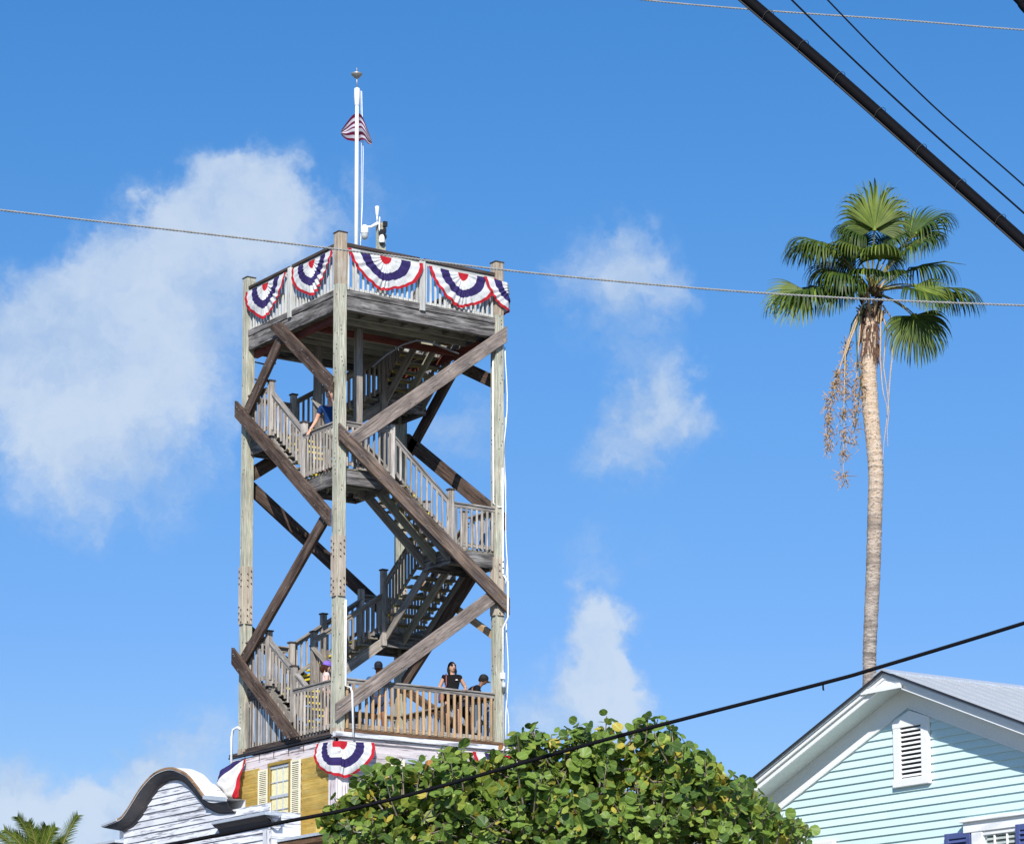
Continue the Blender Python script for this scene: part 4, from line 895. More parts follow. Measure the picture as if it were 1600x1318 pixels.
# ------------------------------------------------------------------ people
def skin_obj(name, nodes, edges, mat, parent, M, root=None, sub=2):
    keys = list(nodes); me = bpy.data.meshes.new(name)
    me.from_pydata([nodes[k][0] for k in keys], [(keys.index(a), keys.index(b)) for a, b in edges], []); me.materials.append(mat)
    o = bpy.data.objects.new(name, me); place(o, M, parent)
    o.modifiers.new('skin', 'SKIN'); sk = me.skin_vertices[0].data if me.skin_vertices else None
    if sk is None: me.attributes  # pragma: no cover
    for i, k in enumerate(keys):
        r = nodes[k][1]; r = r if isinstance(r, tuple) else (r, r)
        sk[i].radius = r; sk[i].use_root = (k == (root or keys[0]))
    o.modifiers['skin'].use_smooth_shade = True
    sd = o.modifiers.new('sub', 'SUBSURF'); sd.levels = sub; sd.render_levels = sub; return o
def person(loc, heading, label, H=1.66, skin=(.42, .24, .16), top=(.01, .01, .012), bottom=None, shoes=(.05, .05, .05), hair=(.015, .012, .01), hairlen=0, hat=None, brim=None, glasses=False,
           lean=0.0, pose=None, sleeves='short', shorts=True, headpitch=0.0, headyaw=0.0, female=False, bag=False, skirt=False, logo=False, beard=None, emptycat='person'):
    s = H/1.66; Mw = Matrix.Translation(loc) @ Matrix.Rotation(heading, 4, 'Z') @ Matrix.Scale(s, 4)
    e = bpy.data.objects.new('person', None); e.empty_display_size = .3; place(e, Mw); tag(e, label, 'person')
    sw = .175 if female else .20; hwd = .10 if female else .09
    J = dict(pelvis=(0, 0, .90), waist=(0, .0+lean*.12, 1.03), chest=(0, lean*.32, 1.22), neck0=(0, lean*.5, 1.37), neck=(0, lean*.55+.01, 1.43), head0=(0, lean*.6+.02, 1.49), head1=(0, lean*.62+.03, 1.575),
             shL=(-sw, lean*.42, 1.335), shR=(sw, lean*.42, 1.335), elL=(-sw-.07, lean*.3-.02, 1.08), elR=(sw+.07, lean*.3-.02, 1.08), wrL=(-sw-.06, lean*.3+.10, .86), wrR=(sw+.06, lean*.3+.10, .86),
             hiL=(-hwd, 0, .86), hiR=(hwd, 0, .86), knL=(-hwd-.01, .03, .48), knR=(hwd+.01, .03, .48), anL=(-hwd-.02, -.01, .09), anR=(hwd+.02, -.01, .09), toL=(-hwd-.04, .15, .035), toR=(hwd+.04, .15, .035))
    if pose: J.update(pose)
    J = {k: Vector(v) for k, v in J.items()}
    Rd = dict(pelvis=(.14, .105), waist=(.115 if female else .13, .09), chest=(.145, .10), neck0=(.06, .052), neck=.048, head0=.068, head1=(.078, .09), shL=.058, shR=.058, elL=.040, elR=.040, wrL=.026, wrR=.026,
              hiL=.088, hiR=.088, knL=.056, knR=.056, anL=.036, anR=.036, toL=.034, toR=.034)
    nodes = {k: (J[k], Rd[k]) for k in J if k in Rd}
    E_ = [('pelvis', 'waist'), ('waist', 'chest'), ('chest', 'neck0'), ('neck0', 'neck'), ('neck', 'head0'), ('head0', 'head1'), ('chest', 'shL'), ('chest', 'shR'), ('shL', 'elL'), ('shR', 'elR'), ('elL', 'wrL'), ('elR', 'wrR'),
          ('pelvis', 'hiL'), ('pelvis', 'hiR'), ('hiL', 'knL'), ('hiR', 'knR'), ('knL', 'anL'), ('knR', 'anR'), ('anL', 'toL'), ('anR', 'toR')]
    for S_ in 'LR':   # hands: palm, four fingers, thumb
        w = J['wr'+S_]; d = (w-J['el'+S_]).normalized(); sd = 1 if S_ == 'R' else -1
        lat = d.cross(Vector((0, 0, 1)) if abs(d.z) < .9 else Vector((0, 1, 0))).normalized()
        nodes['pa'+S_] = (w+d*.06, (.034, .018)); E_.append(('wr'+S_, 'pa'+S_))
        for q, (off, ln) in enumerate(((-.027, .06), (-.009, .075), (.009, .08), (.027, .07))):
            k1, k2 = f'f{q}a{S_}', f'f{q}b{S_}'
            nodes[k1] = (w+d*.095+lat*off, .009); nodes[k2] = (w+d*(.095+ln*.8)+lat*off*1.1+Vector((0, 0, -.018)), .007); E_ += [('pa'+S_, k1), (k1, k2)]
        nodes['th'+S_] = (w+d*.075+lat*.05*(-sd)+Vector((0, 0, -.01)), .009); E_.append(('pa'+S_, 'th'+S_))
    ms_ = plain('skin', skin, .55, 0, .3, .05); body = skin_obj('body', nodes, E_, ms_, e, Mw, 'pelvis')
    # head shape with nose, set on the neck
    hp = J['head0']*.35+J['head1']*.65
    HM = Mw @ Matrix.Translation(hp) @ Matrix.Rotation(headyaw, 4, 'Z') @ Matrix.Rotation(headpitch, 4, 'X')
    b = MB(); nx, nz = 18, 14; vv = []
    for i in range(nz+1):
        ph = math.pi*i/nz
        for j in range(nx):
            th = 2*math.pi*j/nx; x, y, z = math.sin(ph)*math.cos(th), math.sin(ph)*math.sin(th), math.cos(ph)
            w = 1-.22*max(0, -z)**1.2; X, Y, Z = x*.077*w, y*.097*w, z*.118
            if y > .85 and -.35 < z < .12: Y += .022*(1-abs(z+.12)*2.2)*max(0, (y-.85)/.15)
            if y > .5 and -.75 < z < -.5: Y += .006
            vv.append((X, Y, Z))
    b.add(vv, [(i*nx+j, i*nx+(j+1) % nx, (i+1)*nx+(j+1) % nx, (i+1)*nx+j) for i in range(nz) for j in range(nx)])
    b.build('head', ms_, e, M=HM, smooth=True)
    b = MB()
    for sx in (-1, 1): b.lathe([(0, -.012), (.018, -.008), (.024, .005), (.012, .012), (0, .012)], 8, Matrix.Translation((sx*.078, -.005, -.01)) @ Matrix.Rotation(rad(90), 4, 'Y') @ Matrix.Diagonal((1.3, .9, .6, 1)))
    b.build('ears', ms_, e, M=HM, smooth=True)
    md = plain('face_dark', (.03, .015, .015), .5)
    if glasses:
        b = MB()
        for sx in (-1, 1): b.lathe([(0, .006), (.026, .004), (.03, -.004), (0, -.004)], 12, Matrix.Translation((sx*.032, .092, .014)) @ Matrix.Rotation(rad(-90), 4, 'X') @ Matrix.Rotation(sx*rad(10), 4, 'Y')); b.beam((sx*.06, .085, .02), (sx*.08, -.01, .02), .01, .005)
        b.beam((-.03, .1, .02), (.03, .1, .02), .008, .006); b.build('sunglasses', plain('black_lens', (.01, .01, .012), .15, 0, .7), e, M=HM)
    else:
        b = MB()
        for sx in (-1, 1): b.box((sx*.03, .088, .012), (.026, .012, .010))
        b.build('eyes', md, e, M=HM)
    b = MB(); b.box((0, .088, -.058), (.042, .012, .010)); b.build('mouth', plain('lips', (.3, .08, .07), .5), e, M=HM)
    # hair
    b = MB(); vv = []
    for i in range(10):
        ph = math.pi*.62*i/9
        for j in range(18):
            th = 2*math.pi*j/18; front = max(0, math.sin(th)); p2 = ph*(1-.42*front); x, y, z = math.sin(p2)*math.cos(th), math.sin(p2)*math.sin(th), math.cos(p2)
            vv.append((x*.088, y*.107-.006, z*.130+.004))
    b.add(vv, [(i*18+j, i*18+(j+1) % 18, (i+1)*18+(j+1) % 18, (i+1)*18+j) for i in range(9) for j in range(18)])
    mh = plain('hair', hair, .85, 0, .12, .3, 60)
    if hairlen:
        b.tube([(-.075, -.02, .0), (-.085, -.02, -.08), (-.07, .0, -.08-hairlen)], [.03, .032, .012], 8); b.tube([(.075, -.02, .0), (.085, -.02, -.08), (.08, .0, -.08-hairlen)], [.03, .034, .014], 8)
        b.tube([(0, -.085, .02), (0, -.1, -.08), (0, -.09, -.1-hairlen)], [.06, .065, .03], 10)
    b.build('hair', mh, e, M=HM, smooth=True)
    if beard:
        b = MB(); b.lathe([(0, -.06), (.04, -.05), (.058, -.01), (.05, .03), (0, .035)], 12, Matrix.Translation((0, .055, -.085)) @ Matrix.Diagonal((1, .75, 1, 1))); b.build('beard', plain('beard_hair', beard, .8), e, M=HM, smooth=True)
    if hat:
        b = MB(); b.lathe([(.094, .02), (.1, .05), (.092, .09), (.065, .125), (.03, .14), (0, .143)], 20, Matrix.Diagonal((.92, 1.1, 1, 1))); b.build('cap', plain('cap_cloth', hat, .8), e, M=HM, smooth=True)
        b = MB(); n = 10; vv = []
        for r, z in ((.09, .035), (.175, .018)):
            for k in range(n+1):
                an = rad(35+110*k/n); vv.append((r*math.cos(an)*.85, r*math.sin(an)*1.02, z-.02*abs(math.cos(an))))
        vv += [(x, y, z-.008) for x, y, z in vv]; m2 = 2*(n+1)
        b.add(vv, [(k, k+1, n+2+k, n+1+k) for k in range(n)]+[(m2+k, m2+n+1+k, m2+n+2+k, m2+k+1) for k in range(n)]+[(n+1+k, n+2+k, m2+n+2+k, m2+n+1+k) for k in range(n)])
        b.build('brim', plain('brim_cloth', brim or hat, .8), e, M=HM)
    # clothes
    g = .016
    tn = {k: (J[k], tuple(q+g for q in (Rd[k] if isinstance(Rd[k], tuple) else (Rd[k], Rd[k])))) for k in ('pelvis', 'waist', 'chest', 'shL', 'shR')}
    tn['nb'] = (J['chest'].lerp(J['neck0'], .80), (.12, .08)); te = [('pelvis', 'waist'), ('waist', 'chest'), ('chest', 'nb'), ('chest', 'shL'), ('chest', 'shR')]
    for S_ in 'LR':
        f = .55 if sleeves == 'short' else .22 if sleeves == 'cap' else 1.0
        tn['sl'+S_] = (J['sh'+S_].lerp(J['el'+S_], f), .062 if sleeves != 'long' else .052); te.append(('sh'+S_, 'sl'+S_))
        if sleeves == 'long': tn['cu'+S_] = (J['el'+S_].lerp(J['wr'+S_], .9), .04); te.append(('sl'+S_, 'cu'+S_))
    skin_obj('shirt', tn, te, plain('shirt_cloth', top, .85, 0, .15, .15, 8), e, Mw, 'chest')
    bc = bottom or (.05, .05, .06)
    pn = {k: (J[k], tuple(q+g for q in (Rd[k] if isinstance(Rd[k], tuple) else (Rd[k], Rd[k])))) for k in ('pelvis', 'hiL', 'hiR')}
    pe = [('pelvis', 'hiL'), ('pelvis', 'hiR')]
    for S_ in 'LR':
        f = (.85 if shorts is True else shorts) if shorts else 1.0
        pn['k'+S_] = (J['hi'+S_].lerp(J['kn'+S_], f), .078 if shorts else .068); pe.append(('hi'+S_, 'k'+S_))
        if not shorts: pn['c'+S_] = (J['kn'+S_].lerp(J['an'+S_], .92), .05); pe.append(('k'+S_, 'c'+S_))
    skin_obj('shorts' if shorts else 'trousers', pn, pe, plain('trouser_cloth', bc, .85, 0, .15, .15, 8), e, Mw, 'pelvis')
    for S_ in 'LR':
        a, t_ = J['an'+S_], J['to'+S_]
        b = MB(); b.tube([a+Vector((0, -.05, -.045)), a+Vector((0, .0, -.03)), t_+Vector((0, -.03, .012)), t_+Vector((0, .06, .002))], [.04, .05, .044, .025], 10); b.build('shoe', plain('shoe_leather', shoes, .6), e, M=Mw, smooth=True)
    if bag:
        b = MB(); b.tube([J['shR']+Vector((-.04, -.09, .03)), J['shR']+Vector((-.05, .0, .075)), J['shR']+Vector((-.04, .11, .0)), J['chest']+Vector((.14, .15, -.06)), J['waist']+Vector((.2, .14, -.1))], .014, 6)
        b.box(J['waist']+Vector((.24, .1, -.16)), (.1, .22, .18)); b.build('shoulder_bag', plain('bag_leather', (.22, .05, .05), .5), e, M=Mw)
    if logo:
        b = MB(); c = J['chest']+Vector((-.085, .128, .05)); b.add([c+Vector(v) for v in ((-.025, 0, -.012), (.025, -.008, -.012), (.02, -.006, .008), (0, 0, .016), (-.02, 0, .008), (-.025, .002, -.012), (.025, -.006, -.014))], [(0, 1, 2, 3, 4)]); b.build('shirt_mark', plain('mark_print', (.75, .6, .6), .8), e, M=Mw)
    return e
# headings: a person's forward is local +Y; 0 looks away along the left side of the tower
FACE = math.pi+math.atan2(-math.sin(YAW), math.cos(YAW))*1.0      # towards the camera
person(T(3.14, .38, ZD), FACE+.15, 'woman in a black T-shirt and sunglasses looking up from the lower deck railing', 1.71, (.50, .29, .20), (.008, .008, .009), (.012, .012, .014), hairlen=.10, glasses=True,
       sleeves='cap', shorts=.28, headpitch=rad(14), headyaw=rad(18), female=True, bag=True, logo=True,
       pose=dict(elL=(-.30, -.04, 1.13), wrL=(-.26, .24, 1.06), elR=(.27, -.03, 1.10), wrR=(.24, .22, 1.07)))
person(T(1.9, 1.45, ZD), FACE+.1, 'bearded man in a blue denim shirt and dark cap behind the lower diagonal brace', 1.72, (.20, .09, .05), (.055, .10, .19), (.03, .045, .09), hat=(.01, .012, .02), beard=(.10, .03, .015),
       sleeves='long', headpitch=rad(-12), headyaw=rad(-10), lean=.2, pose=dict(knL=(-.11, .12, .5), anL=(-.12, .1, .1), toL=(-.14, .26, .04), knR=(.1, -.03, .48), anR=(.11, -.18, .13), toR=(.12, -.05, .05)))
person(T(4.02-.38, .50, ZD), -math.pi/2-.35, 'person in a black top and white-brimmed black cap bending beside the right corner post', 1.62, (.22, .11, .07), (.008, .008, .01), (.02, .025, .05), hat=(.012, .012, .014), brim=(.55, .55, .55),
       lean=.62, headpitch=rad(-18), pose=dict(pelvis=(0, -.14, .88), chest=(0, .14, 1.14), neck0=(0, .26, 1.27), neck=(0, .3, 1.32), head0=(0, .34, 1.37), head1=(0, .37, 1.45), shL=(-.19, .19, 1.24), shR=(.19, .19, 1.24), waist=(0, -.03, 1.0),
       hiL=(-.09, -.14, .85), hiR=(.09, -.14, .85), elL=(-.27, .12, .98), elR=(.27, .12, .98), wrL=(-.22, .33, 1.02), wrR=(.22, .33, 1.02)))
person(T(.34, 1.08, ZD), -.55-math.pi/2+.15, 'woman in a pale pink top and purple cap beside the front corner post', 1.56, (.62, .38, .30), (.75, .58, .58), (.35, .2, .12), hat=(.20, .12, .55), hair=(.05, .02, .012), hairlen=.05,
       sleeves='cap', female=True, headpitch=rad(-8))
person(T(.33, .86, LV['C1']), 2.2, 'man in a navy T-shirt resting one hand on the upper landing railing', 1.92, (.62, .34, .24), (.012, .045, .15), (.5, .48, .42), hair=(.12, .06, .03), lean=.1,
       pose=dict(elR=(.31, .03, 1.09), wrR=(.36, .16, .91), elL=(-.26, .0, 1.06)), shorts=False)

# ------------------------------------------------------------------ sea grape tree
rnd = random.Random(11)
tree = empty('sea_grape_tree', (24.9, 33.9, 0), 'large broad-leaved tree with round green and yellowing leaves in front of the wooden tower', 'tree')
TC = atD(860, 1318, 42.0); TC.z = 0; RV = Vector((_r.x, _r.y, 0)); FV = Vector((_f.x, _f.y, 0))
def S(s, d, z): return Vector((TC.x, TC.y, 0))+RV*s+FV*d+Vector((0, 0, z))
M_BARK = wood('bark', (.30, .25, .20), (.14, .11, .09), 'Z', (.4, .36, .3), .4, .1, .6)
b = MB(); b.tube([S(.1, .3, 0), S(.0, .2, 1.2), S(.2, 0, 2.4), S(.3, 0, 3.4)], [.26, .21, .18, .15], 10); b.build('trunk', M_BARK, tree, smooth=True)
# crown lobes: lateral, depth, height, radius
LOBES = []
for x, y, r in ((560, 1212, .48), (528, 1245, .32), (610, 1195, .62), (660, 1180, .62), (708, 1148, .30), (750, 1152, .7), (820, 1130, .85), (880, 1115, .9), (940, 1106, .8), (1000, 1112, .85), (1060, 1128, .8), (1110, 1158, .7), (1150, 1198, .6), (1190, 1228, .48), (1235, 1266, .30)):
    LOBES.append(((x-860)/105, rnd.uniform(-.25, .25), 7.93-(y-1108)*.00954-r*.93, r))
LOBES += [(q, -.55, 6.1+.1*math.sin(q*3), 1.0) for q in (-2.1, -1.2, -.3, .6, 1.5, 2.4)]+[(q, .9, 6.2, 1.2) for q in (-2.0, -1.0, 0, 1.0, 2.0)]+[(q, -.6, 5.5, .9) for q in (-2.6, -1.6, -.6, .4, 1.4, 2.4, 3.1)]
CT = [(480, 1330), (512, 1244), (565, 1208), (600, 1192), (650, 1182), (690, 1170), (708, 1150), (728, 1168), (770, 1150), (830, 1128), (880, 1117), (930, 1106), (985, 1114), (1025, 1114), (1050, 1124), (1075, 1140), (1110, 1156), (1130, 1190), (1165, 1212), (1200, 1234), (1235, 1262), (1262, 1275), (1290, 1340)]
def crown_top(x):
    if x <= CT[0][0] or x >= CT[-1][0]: return 1400
    for (a, b), (c, d) in zip(CT, CT[1:]):
        if a <= x <= c: return b+(d-b)*(x-a)/(c-a)
LEAF = []; N_, Rr_ = 14, 1.0
def leaf_shape():
    vs = [(0, .12, 0.0)]; uv = [(.5, .2)]
    for k in range(N_+1):
        an = -math.pi/2+math.pi*2*(k+.5)/(N_+1)
        rr = 1.0; x = math.cos(an)*rr*.98; y = math.sin(an)*rr+.85
        if math.sin(an) < -.8: y += .12
        z = .16*abs(x)**1.5+.10*((y-.85)**2)-.05*math.sin(an*5)
        vs.append((x*.5, y*.5, z*.5)); uv.append((x*.5+.5, y*.5))
    return vs, [(0, k+1, k+2) for k in range(N_)]+[(0, N_+1, 1)], uv
LV_, LF_, LUV = leaf_shape()
LM = [leafmat('leaf_green', (.125, .205, .030), (.19, .28, .048)), leafmat('leaf_deep_green', (.055, .105, .020), (.09, .155, .03)), leafmat('leaf_yellow_green', (.28, .32, .05), (.21, .28, .045)),
      leafmat('leaf_yellow', (.50, .40, .05), (.42, .36, .07)), leafmat('leaf_orange', (.50, .16, .03), (.40, .20, .05))]
leaf_me = []
for mm in LM:
    me = bpy.data.meshes.new('leaf'); me.from_pydata(LV_, [], LF_); me.materials.append(mm); ul = me.uv_layers.new(name='UVMap')
    for lp in me.loops: ul.data[lp.index].uv = LUV[lp.vertex_index]
    leaf_me.append(me)
leaves = []; twigs = MB(); twn = 0
def inside(p):
    c = 0
    for (s, d, z, r) in LOBES:
        q = S(s, d, z); 
        if (p-q).length < r*.86: c += 1
    return c
for (s, d, z, r) in LOBES:
    n = int(26*r*r*8.0)+10
    for k in range(n):
        v = Vector((rnd.gauss(0, 1), rnd.gauss(0, 1), rnd.gauss(0, 1))).normalized()
        if v.dot(FV) > .55 and r > .5: continue
        rr = r*(rnd.uniform(.70, 1.04) if rnd.random() < .88 else rnd.uniform(1.04, 1.2)); c = S(s, d, z)+v*rr
        if noise.noise(c*1.5) < -.05 and rnd.random() < .88: continue
        if inside(c) and rnd.random() < .75: continue
        if c.z < 5.45: continue
        pv = c-EYE; px = 800+F_PX*pv.dot(CR)/pv.dot(CF); py = YP-F_PX*pv.dot(CU)/pv.dot(CF)
        if py < crown_top(px)+6+16*noise.noise(Vector((px*.017, 4.2, 0))): continue
        tip = c; base = S(s, d, z)+v*rr*.45+Vector((0, 0, -.15))
        twigs.tube([base, base.lerp(tip, .5)+Vector((0, 0, -.05)), tip], [.018, .012, .007], 4)
        m_ = rnd.randint(5, 9); ax = (v+Vector((0, 0, .5))).normalized(); a0 = rnd.uniform(0, 6.28)
        t1 = ax.orthogonal().normalized(); t2 = ax.cross(t1)
        for q in range(m_):
            an = a0+q*2.4; rad_ = (t1*math.cos(an)+t2*math.sin(an))
            pos = tip-ax*(.34*(q/m_))+rad_*.03
            dirn = (rad_*.9+ax*rnd.uniform(-.1, .7)+Vector((0, 0, -.15))).normalized()      # leaf's length
            nrm = (ax*.6+TOSUN*rnd.uniform(-.1, .8)+Vector((rnd.gauss(0, .55), rnd.gauss(0, .55), rnd.gauss(0, .55)))).normalized()
            yv = dirn; xv = yv.cross(nrm).normalized(); zv = xv.cross(yv)
            sz = rnd.choice((rnd.uniform(.09, .15), rnd.uniform(.13, .215)))*(1-.25*max(0, min(1, (6.4-c.z)/1.2)))*(1.0 if r > .3 else .85)
            lowf = max(0, min(1, (6.6-c.z)/1.8)); u = rnd.random()
            mi = 0 if u < .60-.10*lowf else 1 if u < .84-.10*lowf else 2 if u < .980-.05*lowf else 3 if u < .997-.006*lowf else 4; sz *= 1 if mi < 2 else .88 if mi == 2 else .68
            Mx = Matrix.Identity(4)
            for i in range(3): Mx[i][0], Mx[i][1], Mx[i][2], Mx[i][3] = xv[i]*sz, yv[i]*sz, zv[i]*sz, pos[i]
            vis = sz*14-v.dot(FV)*.8+v.z*.5+(rr/r)*.6-inside(pos)*.5+abs(nrm.dot(FV))*.8
            leaves.append((vis if pos.z > 5.7 else vis-3, Mx, mi, (S(s, d, z)-c).length))
# sparse inner leaves
for k in range(5000):
    s, d, z, r = rnd.choice(LOBES); v = Vector((rnd.gauss(0, 1), rnd.gauss(0, 1), rnd.gauss(0, 1))).normalized(); p = S(s, d, z)+v*r*rnd.uniform(.2, .75)
    if p.z < 5.4 or (lambda pv: YP-F_PX*pv.dot(CU)/pv.dot(CF) < crown_top(800+F_PX*pv.dot(CR)/pv.dot(CF))+25)(p-EYE): continue
    sz = rnd.uniform(.12, .2); Mx = Matrix.Translation(p) @ Matrix.Rotation(rnd.uniform(0, 6.28), 4, 'Z') @ Matrix.Rotation(rnd.uniform(-1.2, 1.2), 4, 'X') @ Matrix.Rotation(rnd.uniform(-1.2, 1.2), 4, 'Y') @ Matrix.Scale(sz, 4)
    leaves.append((-9, Mx, rnd.choice((0, 0, 1, 2, 2, 3)), 0))
leaves.sort(key=lambda q: -q[0])
for vis, Mx, mi, _ in leaves[:300]:
    o = bpy.data.objects.new('leaf', leaf_me[mi]); place(o, Mx, tree)
rest = MB(); ruv = []
for vis, Mx, mi, _ in leaves[300:]:
    rest.add([Mx @ Vector(v) for v in LV_], LF_, mi)
    for f in LF_: ruv += [LUV[i] for i in f]
ro = rest.build('foliage', LM, tree, M=Matrix.Identity(4)); ul = ro.data.uv_layers.new(name='UVMap')
ul.data.foreach_set('uv', [c for p in ruv for c in p]); tag(ro, kind='stuff')
tag(twigs.build('twigs', M_BARK, tree, M=Matrix.Identity(4)), kind='stuff')
for (s, d, z, r) in LOBES[:21]:
    b = MB(); p = S(.3, 0, 3.2); q = S(s, d, z); b.tube([p, p.lerp(q, .4)+Vector((0, 0, -.25)), p.lerp(q, .75)+Vector((rnd.uniform(-.2, .2), rnd.uniform(-.2, .2), 0)), q], [.10, .07, .045, .02], 6); b.build('branch', M_BARK, tree, smooth=True)

# ------------------------------------------------------------------ fan palm
D_PALM = 62.0
def PP(x, y, dd=0): return atD(x, y, D_PALM)+FV*dd
palm = empty('fan_palm', (PP(1358, 1075).x, PP(1358, 1075).y, 0), 'tall slender fan palm with a shaggy crown and hanging dead stalks behind the aqua house', 'palm tree')
mt_, tt, bb = bsdf_mat('palm_trunk', .9, .15)
gp = tt.n('ShaderNodeTexCoord').outputs['Object']; sp = tt.n('ShaderNodeSeparateXYZ'); tt.l(gp, sp.inputs[0])
n1 = tt.noise(tt.vmath('MULTIPLY', gp, (3, 3, 14)), 1, 5, .65); n2 = tt.noise(tt.vmath('MULTIPLY', gp, (14, 14, 30)), 1, 4, .65); n3 = tt.noise(tt.vmath('MULTIPLY', gp, (.4, .4, 2.6)), 1, 3, .6)
hgt = tt.mr(sp.outputs[2], 12.5, 17.0, 0, 1)
kk = tt.mix(hgt, (.25, .22, .20), (.60, .45, .32)); kk = tt.mix(tt.mr(n1, .42, .62, 0, .55, True), kk, (.62, .54, .47)); kk = tt.mix(tt.mr(n2, .5, .66, 0, .75, True), kk, (.13, .10, .08)); kk = tt.mix(tt.mr(n3, .54, .66, 0, .6, True), kk, (.15, .125, .11))
tt.l(kk, bb.inputs['Base Color']); bp = tt.n('ShaderNodeBump'); bp.inputs['Strength'].default_value = .8; bp.inputs['Distance'].default_value = .04; tt.l(tt.math('ADD', n1, n2), bp.inputs['Height']); tt.l(bp.outputs[0], bb.inputs['Normal'])
tpts = [(1352, 1320, 11.5), (1358, 1075, 11.3), (1359, 1010, 11.5), (1364, 900, 12.3), (1367, 800, 12.6), (1368.5, 740, 12.9), (1365, 690, 13.2), (1359.5, 630, 14), (1357, 560, 13.2), (1359, 520, 12.5), (1362, 480, 11)]
base = PP(1352, 1320); prof = [(Vector((base.x+.1, base.y, 0)), .24)]+[(PP(x, y), r*.0127) for x, y, r in tpts]
pp_ = smooth([(p.x, p.y) for p, r in prof], 150); pz_ = smooth([(p.z, r) for p, r in prof], 150)
b = MB(); b.tube([(pp_[i][0], pp_[i][1], pz_[i][0]) for i in range(150)], [pz_[i][1]*(1+.05*((i % 3) == 0)+.03*noise.noise(Vector((0, 0, i*.9)))) for i in range(150)], 20); b.build('trunk', mt_, palm, M=Matrix.Identity(4), smooth=False)
M_FR = leafmat('palm_green', (.055, .09, .012), (.10, .14, .02), .2, .5, False, .25); M_FRD = leafmat('palm_dark_green', (.030, .060, .012), (.060, .10, .018), .12, .48, False, .25)
M_FRL = leafmat('palm_light_green', (.13, .19, .025), (.19, .25, .035), .3, .5, False, .3)
M_PET = plain('petiole', (.22, .20, .07), .5); M_DEAD = plain('dead_stalk', (.50, .36, .22), .85, 0, .1, .3, 30); M_FUZZ = plain('dead_flower', (.40, .26, .13), .9, 0, .1, .3, 30)
CRN = PP(1362, 448)
def frond(hx, hy, dep, ax, nrm, R=1.15, spread=112, nseg=46, mat=0, droop=1.0, seed=0, origin=None, curl=.3, split=.46):
    """fan leaf: hastula at photo-plane offset, ax = blade axis, nrm = blade facing, both (right, up, towards camera)"""
    rn = random.Random(seed); tocam = -Vector((CF.x, CF.y, 0)).normalized()
    def V(a): return (RV*a[0]+Vector((0, 0, a[1]))+tocam*a[2])
    H = PP(hx, hy)+tocam*dep; A = V(ax).normalized(); Nn = V(nrm); Nn = (Nn-A*Nn.dot(A)).normalized(); B_ = A.cross(Nn)
    b = MB(); o0 = origin or CRN+Vector((0, 0, -.15))
    midp = o0.lerp(H, .5)+Vector((0, 0, .18*(H-o0).length))
    pts = [o0.lerp(midp, t/3).lerp(midp.lerp(H, t/3), t/3) for t in range(4)]
    b.tube([o0.lerp(midp, f).lerp(midp.lerp(H, f), f) for f in [i/6 for i in range(7)]], [.03, .026, .022, .02, .018, .016, .014], 5, mi=2)
    b.tube([H-A*.03, H+A*.08], [.05, .02], 6, mi=1)
    da = rad(spread)*2/nseg
    for k in range(nseg):
        th = -rad(spread)+(k+.5)*da; L = R*(1.0-.22*abs(th/rad(spread))**2)*rn.uniform(.92, 1.06)
        d = (A*math.cos(th)+B_*math.sin(th)+Nn*curl*(abs(th)/2.2)**2*1.0).normalized(); sd_ = (B_*math.cos(th)-A*math.sin(th))
        p = H.copy(); v = d.copy(); n_ = 13; L *= (1.38 if droop > 1.5 else 1.12); st = L/n_*1.2; rows = []; tw = rn.uniform(-.3, .3)
        for i in range(n_+1):
            f = i/n_; w = (math.tan(da/2)*min(f, split)*L*1.25*1.05) if f < split else math.tan(da/2)*split*L*1.3*(1-(f-split)/(1-split))**.55*1.15
            w = max(w, .0025)
            pleat = Nn*(.25*w)*(1 if f < split else .6)
            rows.append((p-sd_*w, p+pleat, p+sd_*w)); 
            g = droop*(max(0, f-.26)**1.15)*.52
            v = (v+Vector((0, 0, -1))*g+Vector((rn.gauss(0, .03), rn.gauss(0, .03), 0))*f).normalized(); p = p+v*st
        vs = [q for r in rows for q in r]
        mi = 1 if (mat == 2 and k % 7) or (mat != 2 and rn.random() < .07) else 0
        b.add(vs, [(i*3+c, i*3+c+1, i*3+c+4, i*3+c+3) for i in range(n_) for c in (0, 1)], mi)
    return b.build('frond', [M_FRD if mat == 1 else M_FR, M_FRL, M_PET], palm, smooth=False)
zc = lambda x, y: (1150+x/3.766, 270+y/3.766)
